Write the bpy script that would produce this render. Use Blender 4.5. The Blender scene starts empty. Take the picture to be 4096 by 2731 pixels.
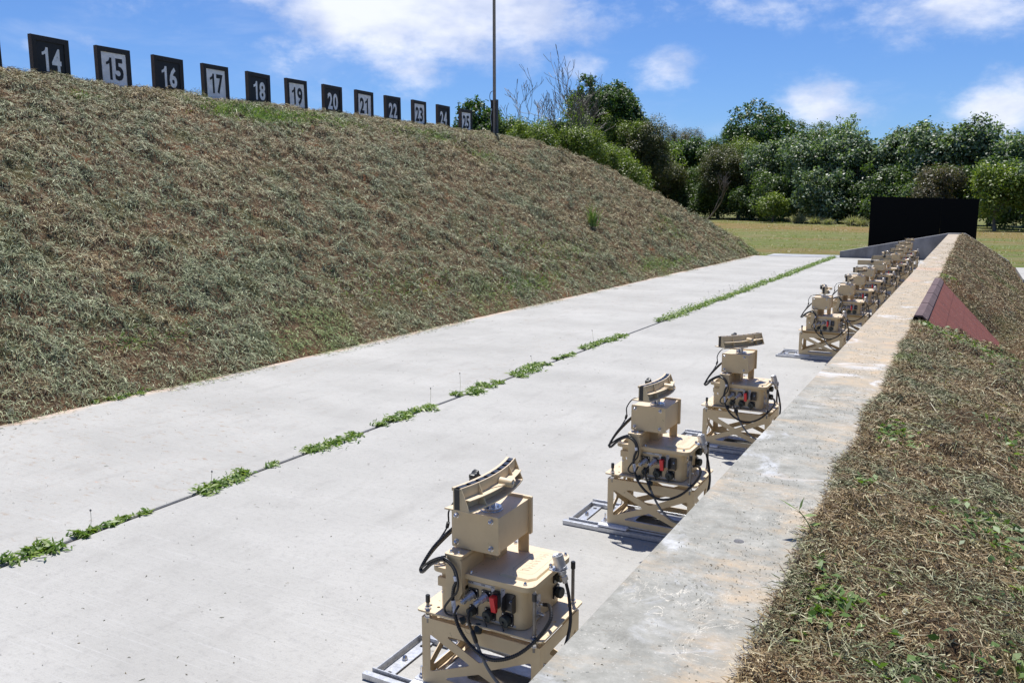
import bpy, math, random
import numpy as np
from mathutils import Vector, Matrix, Euler
from mathutils.geometry import tessellate_polygon
random.seed(7); RNG = np.random.default_rng(7)
R = math.radians
SC = bpy.context.scene; COL = SC.collection

# ------------------------------------------------------------------ camera
cd = bpy.data.cameras.new('camera'); cam = bpy.data.objects.new('camera', cd); COL.objects.link(cam)
cd.sensor_width = 36; cd.lens = 29.54; cd.clip_start = .05; cd.clip_end = 2000
cam.location = (0, 0, 1.55); cam.rotation_euler = (R(90 - 9.183), 0, R(28.556)); SC.camera = cam
SC.view_settings.view_transform = 'Standard'; SC.view_settings.look = 'None'
SC.view_settings.exposure = 0.35; SC.view_settings.gamma = 1
# ------------------------------------------------------------------ sun (behind the machines, a little to the left)
SUN = Vector((-.17, .27, 1)).normalized()
sl = bpy.data.lights.new('sun', 'SUN'); sl.energy = 5.0; sl.angle = R(.53); sl.color = (1, .965, .90)
so = bpy.data.objects.new('sun', sl); COL.objects.link(so); so.rotation_euler = SUN.to_track_quat('Z', 'Y').to_euler(); so.location = (0, 0, 30)
# ------------------------------------------------------------------ world: sky with scattered cumulus
w = bpy.data.worlds.new('World'); SC.world = w; w.use_nodes = True
nt = w.node_tree; nt.nodes.clear()
class NT:
    """tiny node helper"""
    def __init__(s, tree): s.t = tree
    def n(s, typ, ins=None, **kw):
        nd = s.t.nodes.new(typ)
        for k, v in kw.items(): setattr(nd, k, v)
        for k, v in (ins or {}).items():
            sock = nd.inputs[k]
            if isinstance(v, bpy.types.NodeSocket): s.t.links.new(v, sock)
            else: sock.default_value = v
        return nd
    def m(s, op, a, b=None, c=None, clamp=False):
        i = {0: a}
        if b is not None: i[1] = b
        if c is not None: i[2] = c
        return s.n('ShaderNodeMath', i, operation=op, use_clamp=clamp).outputs[0]
    def ramp(s, fac, pts, interp='LINEAR'):
        nd = s.n('ShaderNodeValToRGB', {0: fac}); cr = nd.color_ramp; cr.interpolation = interp
        while len(cr.elements) < len(pts): cr.elements.new(.5)
        for e, (p, c) in zip(cr.elements, pts):
            e.position = p; e.color = (*c, 1) if len(c) == 3 else c
        return nd.outputs[0]
    def noise(s, vec, scale, detail=4, rough=.55, dist=0):
        return s.n('ShaderNodeTexNoise', {'Vector': vec, 'Scale': scale, 'Detail': detail, 'Roughness': rough, 'Distortion': dist}).outputs[0]
    def mix(s, fac, a, b, mode='MIX'):
        nd = s.n('ShaderNodeMix', data_type='RGBA', blend_type=mode)
        for k, v in ((0, fac), (6, a), (7, b)):
            if isinstance(v, bpy.types.NodeSocket): s.t.links.new(v, nd.inputs[k])
            else: nd.inputs[k].default_value = (*v, 1) if isinstance(v, tuple) and len(v) == 3 else v
        return nd.outputs[2]
    def sstep(s, v, a, b):
        return s.n('ShaderNodeMapRange', {0: v, 1: a, 2: b, 3: 0., 4: 1.}, interpolation_type='SMOOTHSTEP').outputs[0]
    def mapping(s, vec, scale=(1, 1, 1), loc=(0, 0, 0), rot=(0, 0, 0)):
        return s.n('ShaderNodeMapping', {'Vector': vec, 'Scale': scale, 'Location': loc, 'Rotation': rot}).outputs[0]
K = NT(nt)
sky = K.n('ShaderNodeTexSky', sky_type='NISHITA', sun_disc=False, sun_elevation=R(72.3), sun_rotation=R(-32), altitude=150, air_density=1.0, dust_density=.35, ozone_density=3.0)
geo = K.n('ShaderNodeTexCoord').outputs['Generated']
def dot(v): return K.n('ShaderNodeVectorMath', {0: geo, 1: v}, operation='DOT_PRODUCT').outputs['Value']
CL = [(-33, 12.9, .27, .060, .80), (-12, 12.4, .16, .03, .45), (-35.5, 12.3, .15, .066, 1.2), (-43.5, 13.2, .085, .030, .8), (-26, 13.0, .10, .026, .75), (-30.5, 12.6, .075, .05, .9), (-24, 8.9, .033, .022, .55), (-18.3, 8.9, .045, .030, .8),
      (-8.6, 6.2, .052, .030, .95), (.7, 5.3, .046, .040, 1.0), (-1.3, 11.2, .115, .032, .75), (-54.4, 9.3, .022, .012, .35), (-57, 9, .02, .012, .35), (-30.5, 6.6, .04, .014, .3),
      (-6, 10.8, .03, .012, .5), (12, 9, .10, .04, 1), (25, 13, .12, .05, .9), (-80, 14, .14, .05, .9), (-110, 10, .12, .04, 1), (60, 12, .16, .05, 1), (110, 16, .2, .06, 1), (180, 14, .2, .07, 1), (-150, 20, .2, .08, 1), (-40, 34, .22, .10, .9), (20, 50, .25, .12, .8)]
tot = None
for az, el, wa, wb, st in CL:
    a, e = R(az), R(el)
    r_ = Vector((math.cos(a), -math.sin(a), 0)); f_ = Vector((math.sin(a) * math.cos(e), math.cos(a) * math.cos(e), math.sin(e))); u_ = r_.cross(f_)
    da, db, dc = dot(tuple(r_ / wa)), dot(tuple(u_ / wb)), dot(tuple(f_))
    q = K.m('ADD', K.m('MULTIPLY', da, da), K.m('MULTIPLY', db, db))
    g = K.m('MULTIPLY', K.m('EXPONENT', K.m('MULTIPLY', q, -.9)), st)
    g = K.m('MULTIPLY', g, K.m('GREATER_THAN', dc, 0.2))
    tot = g if tot is None else K.m('MAXIMUM', tot, g)
vm = K.mapping(geo, scale=(1, 1, 1.9))
n1 = K.noise(vm, 10, 9, .60, .15); n2 = K.noise(vm, 34, 8, .65)
dens = K.m('ADD', K.m('ADD', tot, K.m('MULTIPLY', K.m('SUBTRACT', n1, .5), 1.6)), K.m('MULTIPLY', K.m('SUBTRACT', n2, .5), .45))
cov = K.m('MULTIPLY', K.sstep(dens, .20, 1.02), .95)
cov = K.m('MULTIPLY', cov, K.sstep(tot, .03, .3))
wisp = K.m('MULTIPLY', K.sstep(K.noise(K.mapping(geo, scale=(1, 1, 3.5), loc=(3, 1, 0)), 4.5, 7, .6, .4), .48, .78), .20)
cov = K.m('MAXIMUM', cov, wisp)
shade = K.sstep(K.noise(K.mapping(geo, scale=(1, 1, 2.2), loc=(0, 0, .012)), 11, 6, .5), .30, .66)
ccol = K.mix(shade, (6.4, 7.3, 9.8), (10.4, 10.8, 12.0))
skyc = K.mix(1.0, sky.outputs[0], (.64, .90, 1.34), 'MULTIPLY')
out = K.mix(cov, skyc, ccol)
bg = K.n('ShaderNodeBackground', {0: out, 1: .074}); wo = K.n('ShaderNodeOutputWorld', {0: bg.outputs[0]})

# ------------------------------------------------------------------ materials
MATS = {}
def mat(name, col=None, rough=.6, metal=0., spec=.5, fn=None):
    if name in MATS: return MATS[name]
    m = bpy.data.materials.new(name); m.use_nodes = True; t = m.node_tree; b = t.nodes['Principled BSDF']
    if col: b.inputs['Base Color'].default_value = (*col, 1)
    b.inputs['Roughness'].default_value = rough; b.inputs['Metallic'].default_value = metal; b.inputs['Specular IOR Level'].default_value = spec
    if fn: fn(NT(t), b)
    MATS[name] = m; return m
def bump(k, b, h, strength=.3, dist=.01):
    k.t.links.new(k.n('ShaderNodeBump', {'Height': h, 'Strength': strength, 'Distance': dist}).outputs[0], b.inputs['Normal'])
def setc(k, b, c): k.t.links.new(c, b.inputs['Base Color'])
def P_(k): return k.n('ShaderNodeNewGeometry').outputs['Position']
def OC(k): return k.n('ShaderNodeTexCoord').outputs['Object']
def XYZ(k, v):
    s = k.n('ShaderNodeSeparateXYZ', {0: v}); return s.outputs
def isl(k): return k.n('ShaderNodeNewGeometry').outputs['Random Per Island']

def f_slab(k, b):
    p = P_(k); x, y, z = XYZ(k, p)
    big = k.noise(k.mapping(p, (1, 1.6, 1)), .75, 7, .62); mid = k.noise(k.mapping(p, (3.2, 1.0, 1)), 2.2, 5, .6)
    broom = k.noise(k.mapping(p, (2.0, 95, 1), rot=(0, 0, .05)), 1.0, 4, .6); fine = k.noise(p, 210, 3, .7); gr = k.noise(p, 60, 4, .7)
    c = k.ramp(big, [(.3, (.325, .318, .300)), (.7, (.425, .416, .394))])
    c = k.mix(k.m('MULTIPLY', k.sstep(mid, .5, .75), .4), c, (.27, .26, .245))
    c = k.mix(k.m('MULTIPLY', k.sstep(broom, .52, .78), .36), c, (.50, .495, .49))
    c = k.mix(k.m('MULTIPLY', k.sstep(gr, .57, .72), .6), c, (.27, .26, .25))
    c = k.mix(k.m('MULTIPLY', k.sstep(fine, .58, .72), .6), c, (.22, .21, .20))
    c = k.mix(k.m('MULTIPLY', k.sstep(k.noise(k.mapping(p, (1, 1.4, 1)), 26, 5, .75), .50, .66), .30), c, (.25, .245, .235))
    # scaled patches and rusty soil flecks on the strip beside the mound
    far = k.sstep(x, -3.6, -3.75)
    st = k.sstep(k.noise(k.mapping(p, (1.2, 3.2, 1)), 7, 6, .72),   .55, .68); reg = k.sstep(k.noise(p, .5, 3), .42, .58)
    c = k.mix(k.m('MULTIPLY', k.m('MULTIPLY', st, reg), k.m('MULTIPLY', far, .8)), c, (.29, .225, .17))
    rs = k.sstep(k.noise(k.mapping(p, (1, 2.5, 1), loc=(5, 0, 0)), 9, 6, .75), .62, .73)
    rr = k.m('MULTIPLY', k.sstep(y, 4.3, 2.6), k.sstep(x, -3.9, -4.3))
    c = k.mix(k.m('MULTIPLY', k.m('MULTIPLY', rs, rr), .75), c, (.55, .25, .13))
    grey = k.sstep(k.noise(k.mapping(p, (1, 2.2, 1), loc=(1, 7, 0)), 4.0, 5, .7), .64, .72)
    c = k.mix(k.m('MULTIPLY', grey, .35), c, (.25, .25, .25))
    edge = k.m('MULTIPLY', k.sstep(k.m('ADD', x, k.m('MULTIPLY', k.noise(p, 3.5, 5, .7), .34)), -5.70, -5.83), .85)
    c = k.mix(edge, c, k.ramp(k.noise(p, 2.5), [(.35, (.42, .29, .20)), (.65, (.56, .47, .38))]))
    j = k.m('MULTIPLY', k.sstep(k.m('ABSOLUTE', k.m('SUBTRACT', y, 14.98)), .012, .005), k.sstep(x, -3.60, -3.62))
    c = k.mix(j, c, (.20, .185, .17))
    setc(k, b, c); b.inputs['Roughness'].default_value = .9; b.inputs['Specular IOR Level'].default_value = .25
    h = k.m('ADD', k.m('MULTIPLY', fine, .6), k.m('ADD', k.m('MULTIPLY', broom, .6), k.m('MULTIPLY', gr, .9))); bump(k, b, h, .45, .006)
M_slab = mat('broomed_concrete', fn=f_slab)
def f_wall(k, b):
    p = P_(k); x, y, z = XYZ(k, p)
    big = k.noise(k.mapping(p, (.8, 1.25, 1)), 1.7, 7, .68, .5); st = k.noise(k.mapping(p, (1, 1, 1), loc=(4, 2, 0)), 3.2, 8, .66, .8)
    warm = k.ramp(k.noise(p, 9, 8, .78, .6), [(.3, (.27, .235, .19)), (.5, (.40, .325, .235)), (.64, (.50, .36, .22)), (.78, (.58, .47, .33))])
    grey = k.ramp(k.noise(p, 12, 8, .75), [(.3, (.175, .172, .152)), (.5, (.275, .270, .242)), (.7, (.385, .375, .340))])
    xw = k.m('MULTIPLY', k.sstep(x, -.56, -.36), .05)
    far = k.m('SUBTRACT', k.m('MULTIPLY', k.sstep(y, 2.6, 6.5), .17), .02)
    c = k.mix(k.m('MULTIPLY', k.sstep(k.m('ADD', k.m('ADD', k.m('ADD', k.m('MULTIPLY', big, .6), k.m('MULTIPLY', k.noise(k.mapping(p, (.8, 1.7, 1)), 6.5, 8, .78, .4), .4)), xw), far), .485, .61), .75), grey, warm)
    pink = k.sstep(k.noise(k.mapping(p, (1, 1, 1), loc=(9, 3, 0)), 1.1, 5, .6), .56, .70)
    c = k.mix(k.m('MULTIPLY', k.m('MULTIPLY', pink, k.sstep(y, 4, 7)), .45), c, (.52, .31, .21))
    c = k.mix(k.m('MULTIPLY', k.sstep(st, .56, .70), .62), c, (.60, .62, .66))
    v = k.noise(k.mapping(p, (1.6, 1, 1), loc=(2, 2, 2)), 4.2, 7, .62, 1.5)
    ridge = k.m('ABSOLUTE', k.m('SUBTRACT', v, .5)); ln = k.m('MULTIPLY', k.sstep(ridge, .005, .001), k.sstep(k.noise(p, 2.3, 3), .48, .6))
    c = k.mix(k.m('MULTIPLY', ln, .62), c, (.66, .61, .52))
    sp = k.sstep(k.noise(k.mapping(p, (1, 1.6, 1)), 75, 3, .7), .66, .73)
    c = k.mix(k.m('MULTIPLY', sp, .6), c, (.17, .13, .10))
    c = k.mix(k.m('MULTIPLY', k.sstep(k.noise(p, 130, 2, .7), .62, .72), .4), c, (.62, .58, .52))
    c = k.mix(k.m('MULTIPLY', k.sstep(k.noise(k.mapping(p, (1, 1.5, 1)), 38, 5, .8), .56, .70), .45), c, (.20, .17, .14))
    soil = k.m('MULTIPLY', k.sstep(k.m('ADD', x, k.m('MULTIPLY', k.noise(p, 4, 4), .12)), -.235, -.17), .5)
    c = k.mix(soil, c, (.40, .28, .19))
    setc(k, b, c); b.inputs['Roughness'].default_value = .85; b.inputs['Specular IOR Level'].default_value = .3
    bump(k, b, k.m('ADD', k.noise(p, 90, 5, .7), k.m('MULTIPLY', st, .8)), .4, .004)
M_wall = mat('stained_concrete', fn=f_wall)
def f_wing(k, b):
    p = P_(k); c = k.ramp(k.noise(k.mapping(p, (1, 1, .35)), 2.4, 6, .65), [(.3, (.13, .13, .135)), (.7, (.30, .30, .31))])
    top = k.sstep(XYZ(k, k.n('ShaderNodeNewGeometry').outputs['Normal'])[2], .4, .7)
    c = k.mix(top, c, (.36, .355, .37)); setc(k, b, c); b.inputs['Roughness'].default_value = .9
    bump(k, b, k.noise(p, 40, 4), .3, .01)
M_wing = mat('weathered_concrete', fn=f_wing)
def f_oldslab(k, b):
    p = P_(k); setc(k, b, k.ramp(k.noise(p, 1.5, 5, .6), [(.3, (.26, .265, .28)), (.7, (.38, .385, .40))])); b.inputs['Roughness'].default_value = .9
M_old = mat('old_grey_concrete', fn=f_oldslab)

def soilcol(k, p, red=.5):
    n = k.noise(p, 1.1, 6, .65); c = k.ramp(k.noise(p, 14, 6, .75), [(.3, (.055, .036, .022)), (.5, (.13, .085, .05)), (.72, (.26, .18, .11))])
    return k.mix(k.m('MULTIPLY', k.sstep(n, .54, .70), red), c, (.27, .105, .045))
def f_berm(k, b):
    p = P_(k); c = soilcol(k, p); g = k.sstep(k.noise(p, 1.6, 5, .6), .52, .64)
    c = k.mix(k.m('MULTIPLY', g, .5), c, (.085, .105, .04)); setc(k, b, c)
    b.inputs['Roughness'].default_value = .95; b.inputs['Specular IOR Level'].default_value = .1
    bump(k, b, k.noise(p, 30, 6, .8), .9, .04)
M_berm = mat('dry_soil', fn=f_berm)
def f_field(k, b):
    p = P_(k); x, y, z = XYZ(k, p)
    a = k.noise(k.mapping(p, (.5, 1.1, 1)), .20, 6, .62); d = k.noise(k.mapping(p, (.6, 1.3, 1), loc=(7, 3, 0)), .7, 6, .65); f = k.noise(p, 7, 5, .75)
    grn = k.ramp(f, [(.3, (.085, .115, .028)), (.7, (.165, .19, .062))]); tan = k.ramp(f, [(.3, (.135, .11, .058)), (.7, (.27, .225, .125))])
    red = k.ramp(f, [(.3, (.20, .085, .04)), (.7, (.32, .16, .085))])
    c = k.mix(k.m('MULTIPLY', k.sstep(d, .42, .62), .75), grn, tan)
    c = k.mix(k.m('MULTIPLY', k.sstep(a, .53, .62), .3), c, red)
    # a band of bare red earth lies in front of the trees and beside the right-hand mound
    t = k.m('ADD', y, k.m('MULTIPLY', x, .9)); band = k.m('MULTIPLY', k.sstep(k.m('ADD', t, k.m('MULTIPLY', a, 16)), 54, 60), k.sstep(k.m('ADD', t, k.m('MULTIPLY', a, 16)), 74, 66))
    c = k.mix(k.m('MULTIPLY', band, .38), c, red)
    setc(k, b, c); b.inputs['Roughness'].default_value = .95; b.inputs['Specular IOR Level'].default_value = .1
    bump(k, b, k.m('ADD', k.noise(p, 9, 6, .8), d), .8, .08)
M_field = mat('patchy_field', fn=f_field)

def f_clip(scale_patch, greenish, gain=(1., 1., 1.)):
    def f(k, b):
        r = isl(k); p = k.mapping(P_(k), (1.0, 1.25, .75)); zz = XYZ(k, P_(k))[2]; yy = XYZ(k, P_(k))[1]; nz = k.m('ADD', k.noise(p, scale_patch, 5, .62), k.m('SUBTRACT', k.m('MULTIPLY', k.sstep(k.m('ADD', yy, k.m('MULTIPLY', zz, 2.0)), 15, 6), .05), k.m('MULTIPLY', k.sstep(k.m('ADD', k.m('MULTIPLY', yy, .12), zz), 2.6, 4.8), .11)))
        dry = k.ramp(r, [(0, (.050, .034, .018)), (.22, (.125, .088, .042)), (.45, (.205, .150, .075)), (.68, (.31, .245, .13)), (.82, (.44, .375, .22)), (1, (.70, .66, .50))])
        hay = k.ramp(r, [(0, (.016, .026, .012)), (.25, (.055, .080, .036)), (.5, (.115, .145, .072)), (.75, (.22, .255, .145)), (1, (.52, .55, .40))])
        liv = k.ramp(r, [(0, (.05, .10, .012)), (.5, (.12, .20, .03)), (1, (.24, .33, .07))])
        c = k.mix(k.sstep(k.m('ADD', k.m('ADD', k.m('MULTIPLY', nz, .55), k.m('MULTIPLY', k.noise(p, scale_patch * 4.5, 4, .6), .45)), k.m('MULTIPLY', k.m('SUBTRACT', r, .5), .16)), .48 - greenish, .57 - greenish), dry, hay)
        n3 = k.noise(k.mapping(p, loc=(11, 4, 3)), scale_patch * .55, 4, .6)
        x, y, z = XYZ(k, p)
        toe = k.m('MULTIPLY', k.sstep(z, 1.3, .15), .095)
        c = k.mix(k.m('MULTIPLY', k.sstep(k.m('ADD', n3, toe), .650, .74), .6), c, liv)
        c = k.mix(1.0, c, gain, 'MULTIPLY')
        setc(k, b, c); b.inputs['Roughness'].default_value = .62; b.inputs['Specular IOR Level'].default_value = .45
    return f
M_clipL = mat('mown_grass_clippings', fn=f_clip(.85, .045, (1.10, 1.07, .90))); M_clipR = mat('mown_weed_clippings', fn=f_clip(1.9, -.035, (1.0, .89, .77)))
def f_green(cols):
    def f(k, b):
        r = isl(k); n = len(cols); c = k.ramp(r, [(i / (n - 1), cc) for i, cc in enumerate(cols)]); setc(k, b, c)
        b.inputs['Roughness'].default_value = .45; b.inputs['Specular IOR Level'].default_value = .5
        t = k.n('ShaderNodeBsdfTranslucent', {0: k.mix(1.0, c, (1.5, 1.7, .6), 'MULTIPLY')}); mx = k.n('ShaderNodeMixShader', {0: .28, 1: b.outputs[0], 2: t.outputs[0]})
        k.t.links.new(mx.outputs[0], k.t.nodes['Material Output'].inputs[0])
    return f
M_weed = mat('weed_leaves', fn=f_green([(.055, .11, .018), (.10, .18, .03), (.17, .25, .05), (.28, .34, .11)]))
M_field_tuft = mat('field_grass', fn=f_green([(.10, .13, .03), (.20, .20, .06), (.33, .27, .12), (.14, .19, .04)]))
M_plume = mat('pale_seed_heads', fn=f_green([(.22, .21, .11), (.40, .37, .25), (.16, .20, .08)]))
LEAF = {
 'bigleaf': mat('dark_glossy_leaves', fn=f_green([(.012, .03, .008), (.03, .065, .014), (.05, .10, .02), (.085, .15, .03), (.12, .19, .05)])),
 'bush': mat('mid_green_leaves', fn=f_green([(.02, .042, .010), (.045, .085, .018), (.075, .13, .026), (.13, .19, .045), (.20, .26, .10)])),
 'light': mat('yellow_green_leaves', fn=f_green([(.035, .06, .010), (.08, .13, .018), (.14, .20, .03), (.22, .28, .05), (.30, .34, .09)])),
 'olive': mat('olive_leaves', fn=f_green([(.022, .032, .012), (.05, .065, .02), (.08, .10, .03), (.13, .14, .05), (.18, .14, .07)])),
 'dull': mat('brownish_leaves', fn=f_green([(.025, .03, .018), (.05, .055, .03), (.09, .09, .045), (.15, .13, .08), (.20, .14, .09)])),
 'open': mat('pale_yellow_green_leaves', fn=f_green([(.05, .09, .015), (.12, .19, .03), (.20, .28, .05), (.32, .38, .10)])),
 'silver': mat('grey_green_leaves', fn=f_green([(.018, .036, .016), (.04, .072, .032), (.085, .14, .065), (.13, .195, .10), (.21, .27, .17), (.32, .37, .28)])),
}
M_bark = mat('bark', fn=lambda k, b: (setc(k, b, k.ramp(k.noise(P_(k), 6, 5), [(.3, (.07, .055, .04)), (.7, (.19, .16, .13))])), bump(k, b, k.noise(P_(k), 25), .6, .03)))
M_dead = mat('bleached_dead_wood', fn=lambda k, b: setc(k, b, k.ramp(k.noise(P_(k), 3, 5), [(.35, (.07, .05, .04)), (.65, (.24, .205, .18))])))
def f_tan(k, b):
    p = OC(k); n = k.noise(P_(k), 7, 6, .65); c = k.ramp(n, [(.3, (.56, .425, .240)), (.7, (.64, .500, .290))]); rv = k.n('ShaderNodeObjectInfo').outputs['Random']; c = k.mix(k.m('MULTIPLY', rv, .16), c, (.50, .40, .25))
    dr = k.sstep(k.noise(k.mapping(P_(k), (1, 1, .35)), 26, 5, .75), .55, .75); c = k.mix(k.m('MULTIPLY', dr, .25), c, (.42, .32, .19))
    up = k.sstep(XYZ(k, k.n('ShaderNodeNewGeometry').outputs['Normal'])[2], .6, .85)
    top_tint = k.m('MULTIPLY', up, .55); c = k.mix(top_tint, c, (.70, .58, .46))  # paler, pinker tint on upward-facing paint
    fl = k.sstep(k.noise(k.mapping(P_(k), (1, 1.0, 1)), 95, 2, .6, .6), .685, .715); fl2 = k.sstep(k.noise(P_(k), 55, 2, .6, .6), .72, .74)
    c = k.mix(k.m('MULTIPLY', k.m('MAXIMUM', k.m('MULTIPLY', fl, up), k.m('MULTIPLY', fl2, .5)), .8), c, (.10, .085, .05))
    sc = k.sstep(k.noise(P_(k), 22, 6, .8, 1.0), .66, .78); c = k.mix(k.m('MULTIPLY', sc, .22), c, (.38, .27, .14))
    setc(k, b, c); b.inputs['Roughness'].default_value = .46; b.inputs['Specular IOR Level'].default_value = .45
    bump(k, b, k.noise(P_(k), 420, 2), .12, .0006)
M_tan = mat('tan_paint', fn=f_tan)
def f_steel(c0, c1, r0, met):
    def f(k, b):
        n = k.noise(P_(k), 45, 5, .7); setc(k, b, k.ramp(n, [(.3, c0), (.7, c1)])); b.inputs['Metallic'].default_value = met
        k.t.links.new(k.m('MULTIPLY_ADD', k.noise(P_(k), 120, 3), .25, r0), b.inputs['Roughness'])
    return f
M_steel = mat('stainless_steel', fn=f_steel((.55, .55, .56), (.72, .72, .74), .14, 1.0)); M_alu = mat('galvanised_steel', fn=f_steel((.40, .41, .43), (.60, .61, .64), .30, .75))
M_dull = mat('dull_steel', fn=f_steel((.16, .15, .14), (.28, .265, .25), .35, .85))
M_blk = mat('black_rubber', (.018, .018, .019), .42); M_cab = mat('black_cable', (.012, .012, .013), .33)
M_flange = mat('black_anodised', (.022, .022, .026), .30); M_cap = mat('dark_green_cap', (.030, .038, .034), .55)
M_grey = mat('grey_cable', (.12, .13, .145), .5); M_red = mat('red_plastic', (.62, .012, .018), .35); M_white = mat('white_label', (.68, .69, .74), .6)
M_lab = mat('silver_label', (.42, .43, .46), .4, .3); M_ink = mat('label_ink', (.03, .03, .035), .7); M_ink2 = mat('scribed_line', (.16, .12, .08), .7)
def f_sign(c):
    def f(k, b): setc(k, b, k.ramp(k.noise(P_(k), 8, 5, .7), [(.3, tuple(v * .8 for v in c)), (.7, tuple(v * 1.15 for v in c))])); b.inputs['Roughness'].default_value = .7
    return f
M_sblk = mat('black_board', fn=f_sign((.016, .017, .020))); M_swht = mat('grey_white_board', fn=f_sign((.82, .81, .82))); M_sfrm = mat('black_painted_timber', fn=f_sign((.022, .019, .018)))
M_sedge = mat('brown_timber', fn=f_sign((.10, .065, .045)))
M_panel = mat('matt_black_sheet', (.0055, .0055, .006), .9, 0, .12)
M_pole = mat('weathered_pole', fn=f_sign((.27, .225, .185))); M_post = mat('dark_grey_steel', fn=f_sign((.055, .058, .068)))
def f_sh(c0, c1):
    def f(k, b):
        p = P_(k); n = k.noise(p, 9, 6, .7); c = k.ramp(n, [(.3, c0), (.7, c1)]); sp = k.sstep(k.noise(p, 60, 2, .6), .70, .73); c = k.mix(sp, c, (.42, .36, .30))
        setc(k, b, c); b.inputs['Roughness'].default_value = .8; bump(k, b, k.noise(p, 260, 3, .7), .5, .003)
    return f
M_shr = mat('red_shingle', fn=f_sh((.115, .027, .016), (.21, .052, .030))); M_shd = mat('dark_shingle', fn=f_sh((.075, .045, .045), (.135, .085, .085)))
M_gapdark = mat('joint_filler', fn=f_sign((.030, .027, .024)))

# ------------------------------------------------------------------ helpers
def tag(o, label=None, cat=None, group=None, kind=None):
    if label: o['label'] = label
    if cat: o['category'] = cat
    if group: o['group'] = group
    if kind: o['kind'] = kind
    return o
def empty(name, loc, rz=0):
    o = bpy.data.objects.new(name, None); COL.objects.link(o); o.location = loc; o.rotation_euler = (0, 0, rz); o.empty_display_size = .1; return o
def np_mesh(name, V, F, m, parent=None, smooth=False):
    """V (n,3); F (k,s) with constant s"""
    V = np.asarray(V, np.float32); F = np.asarray(F, np.int32); k, s = F.shape
    me = bpy.data.meshes.new(name); me.vertices.add(len(V)); me.vertices.foreach_set('co', V.ravel())
    me.loops.add(k * s); me.loops.foreach_set('vertex_index', F.ravel()); me.polygons.add(k); me.polygons.foreach_set('loop_start', np.arange(0, k * s, s, dtype=np.int32))
    if smooth: me.polygons.foreach_set('use_smooth', np.ones(k, bool))
    me.materials.append(m); me.update(calc_edges=True)
    o = bpy.data.objects.new(name, me); COL.objects.link(o)
    if parent: o.parent = parent
    return o
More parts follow.
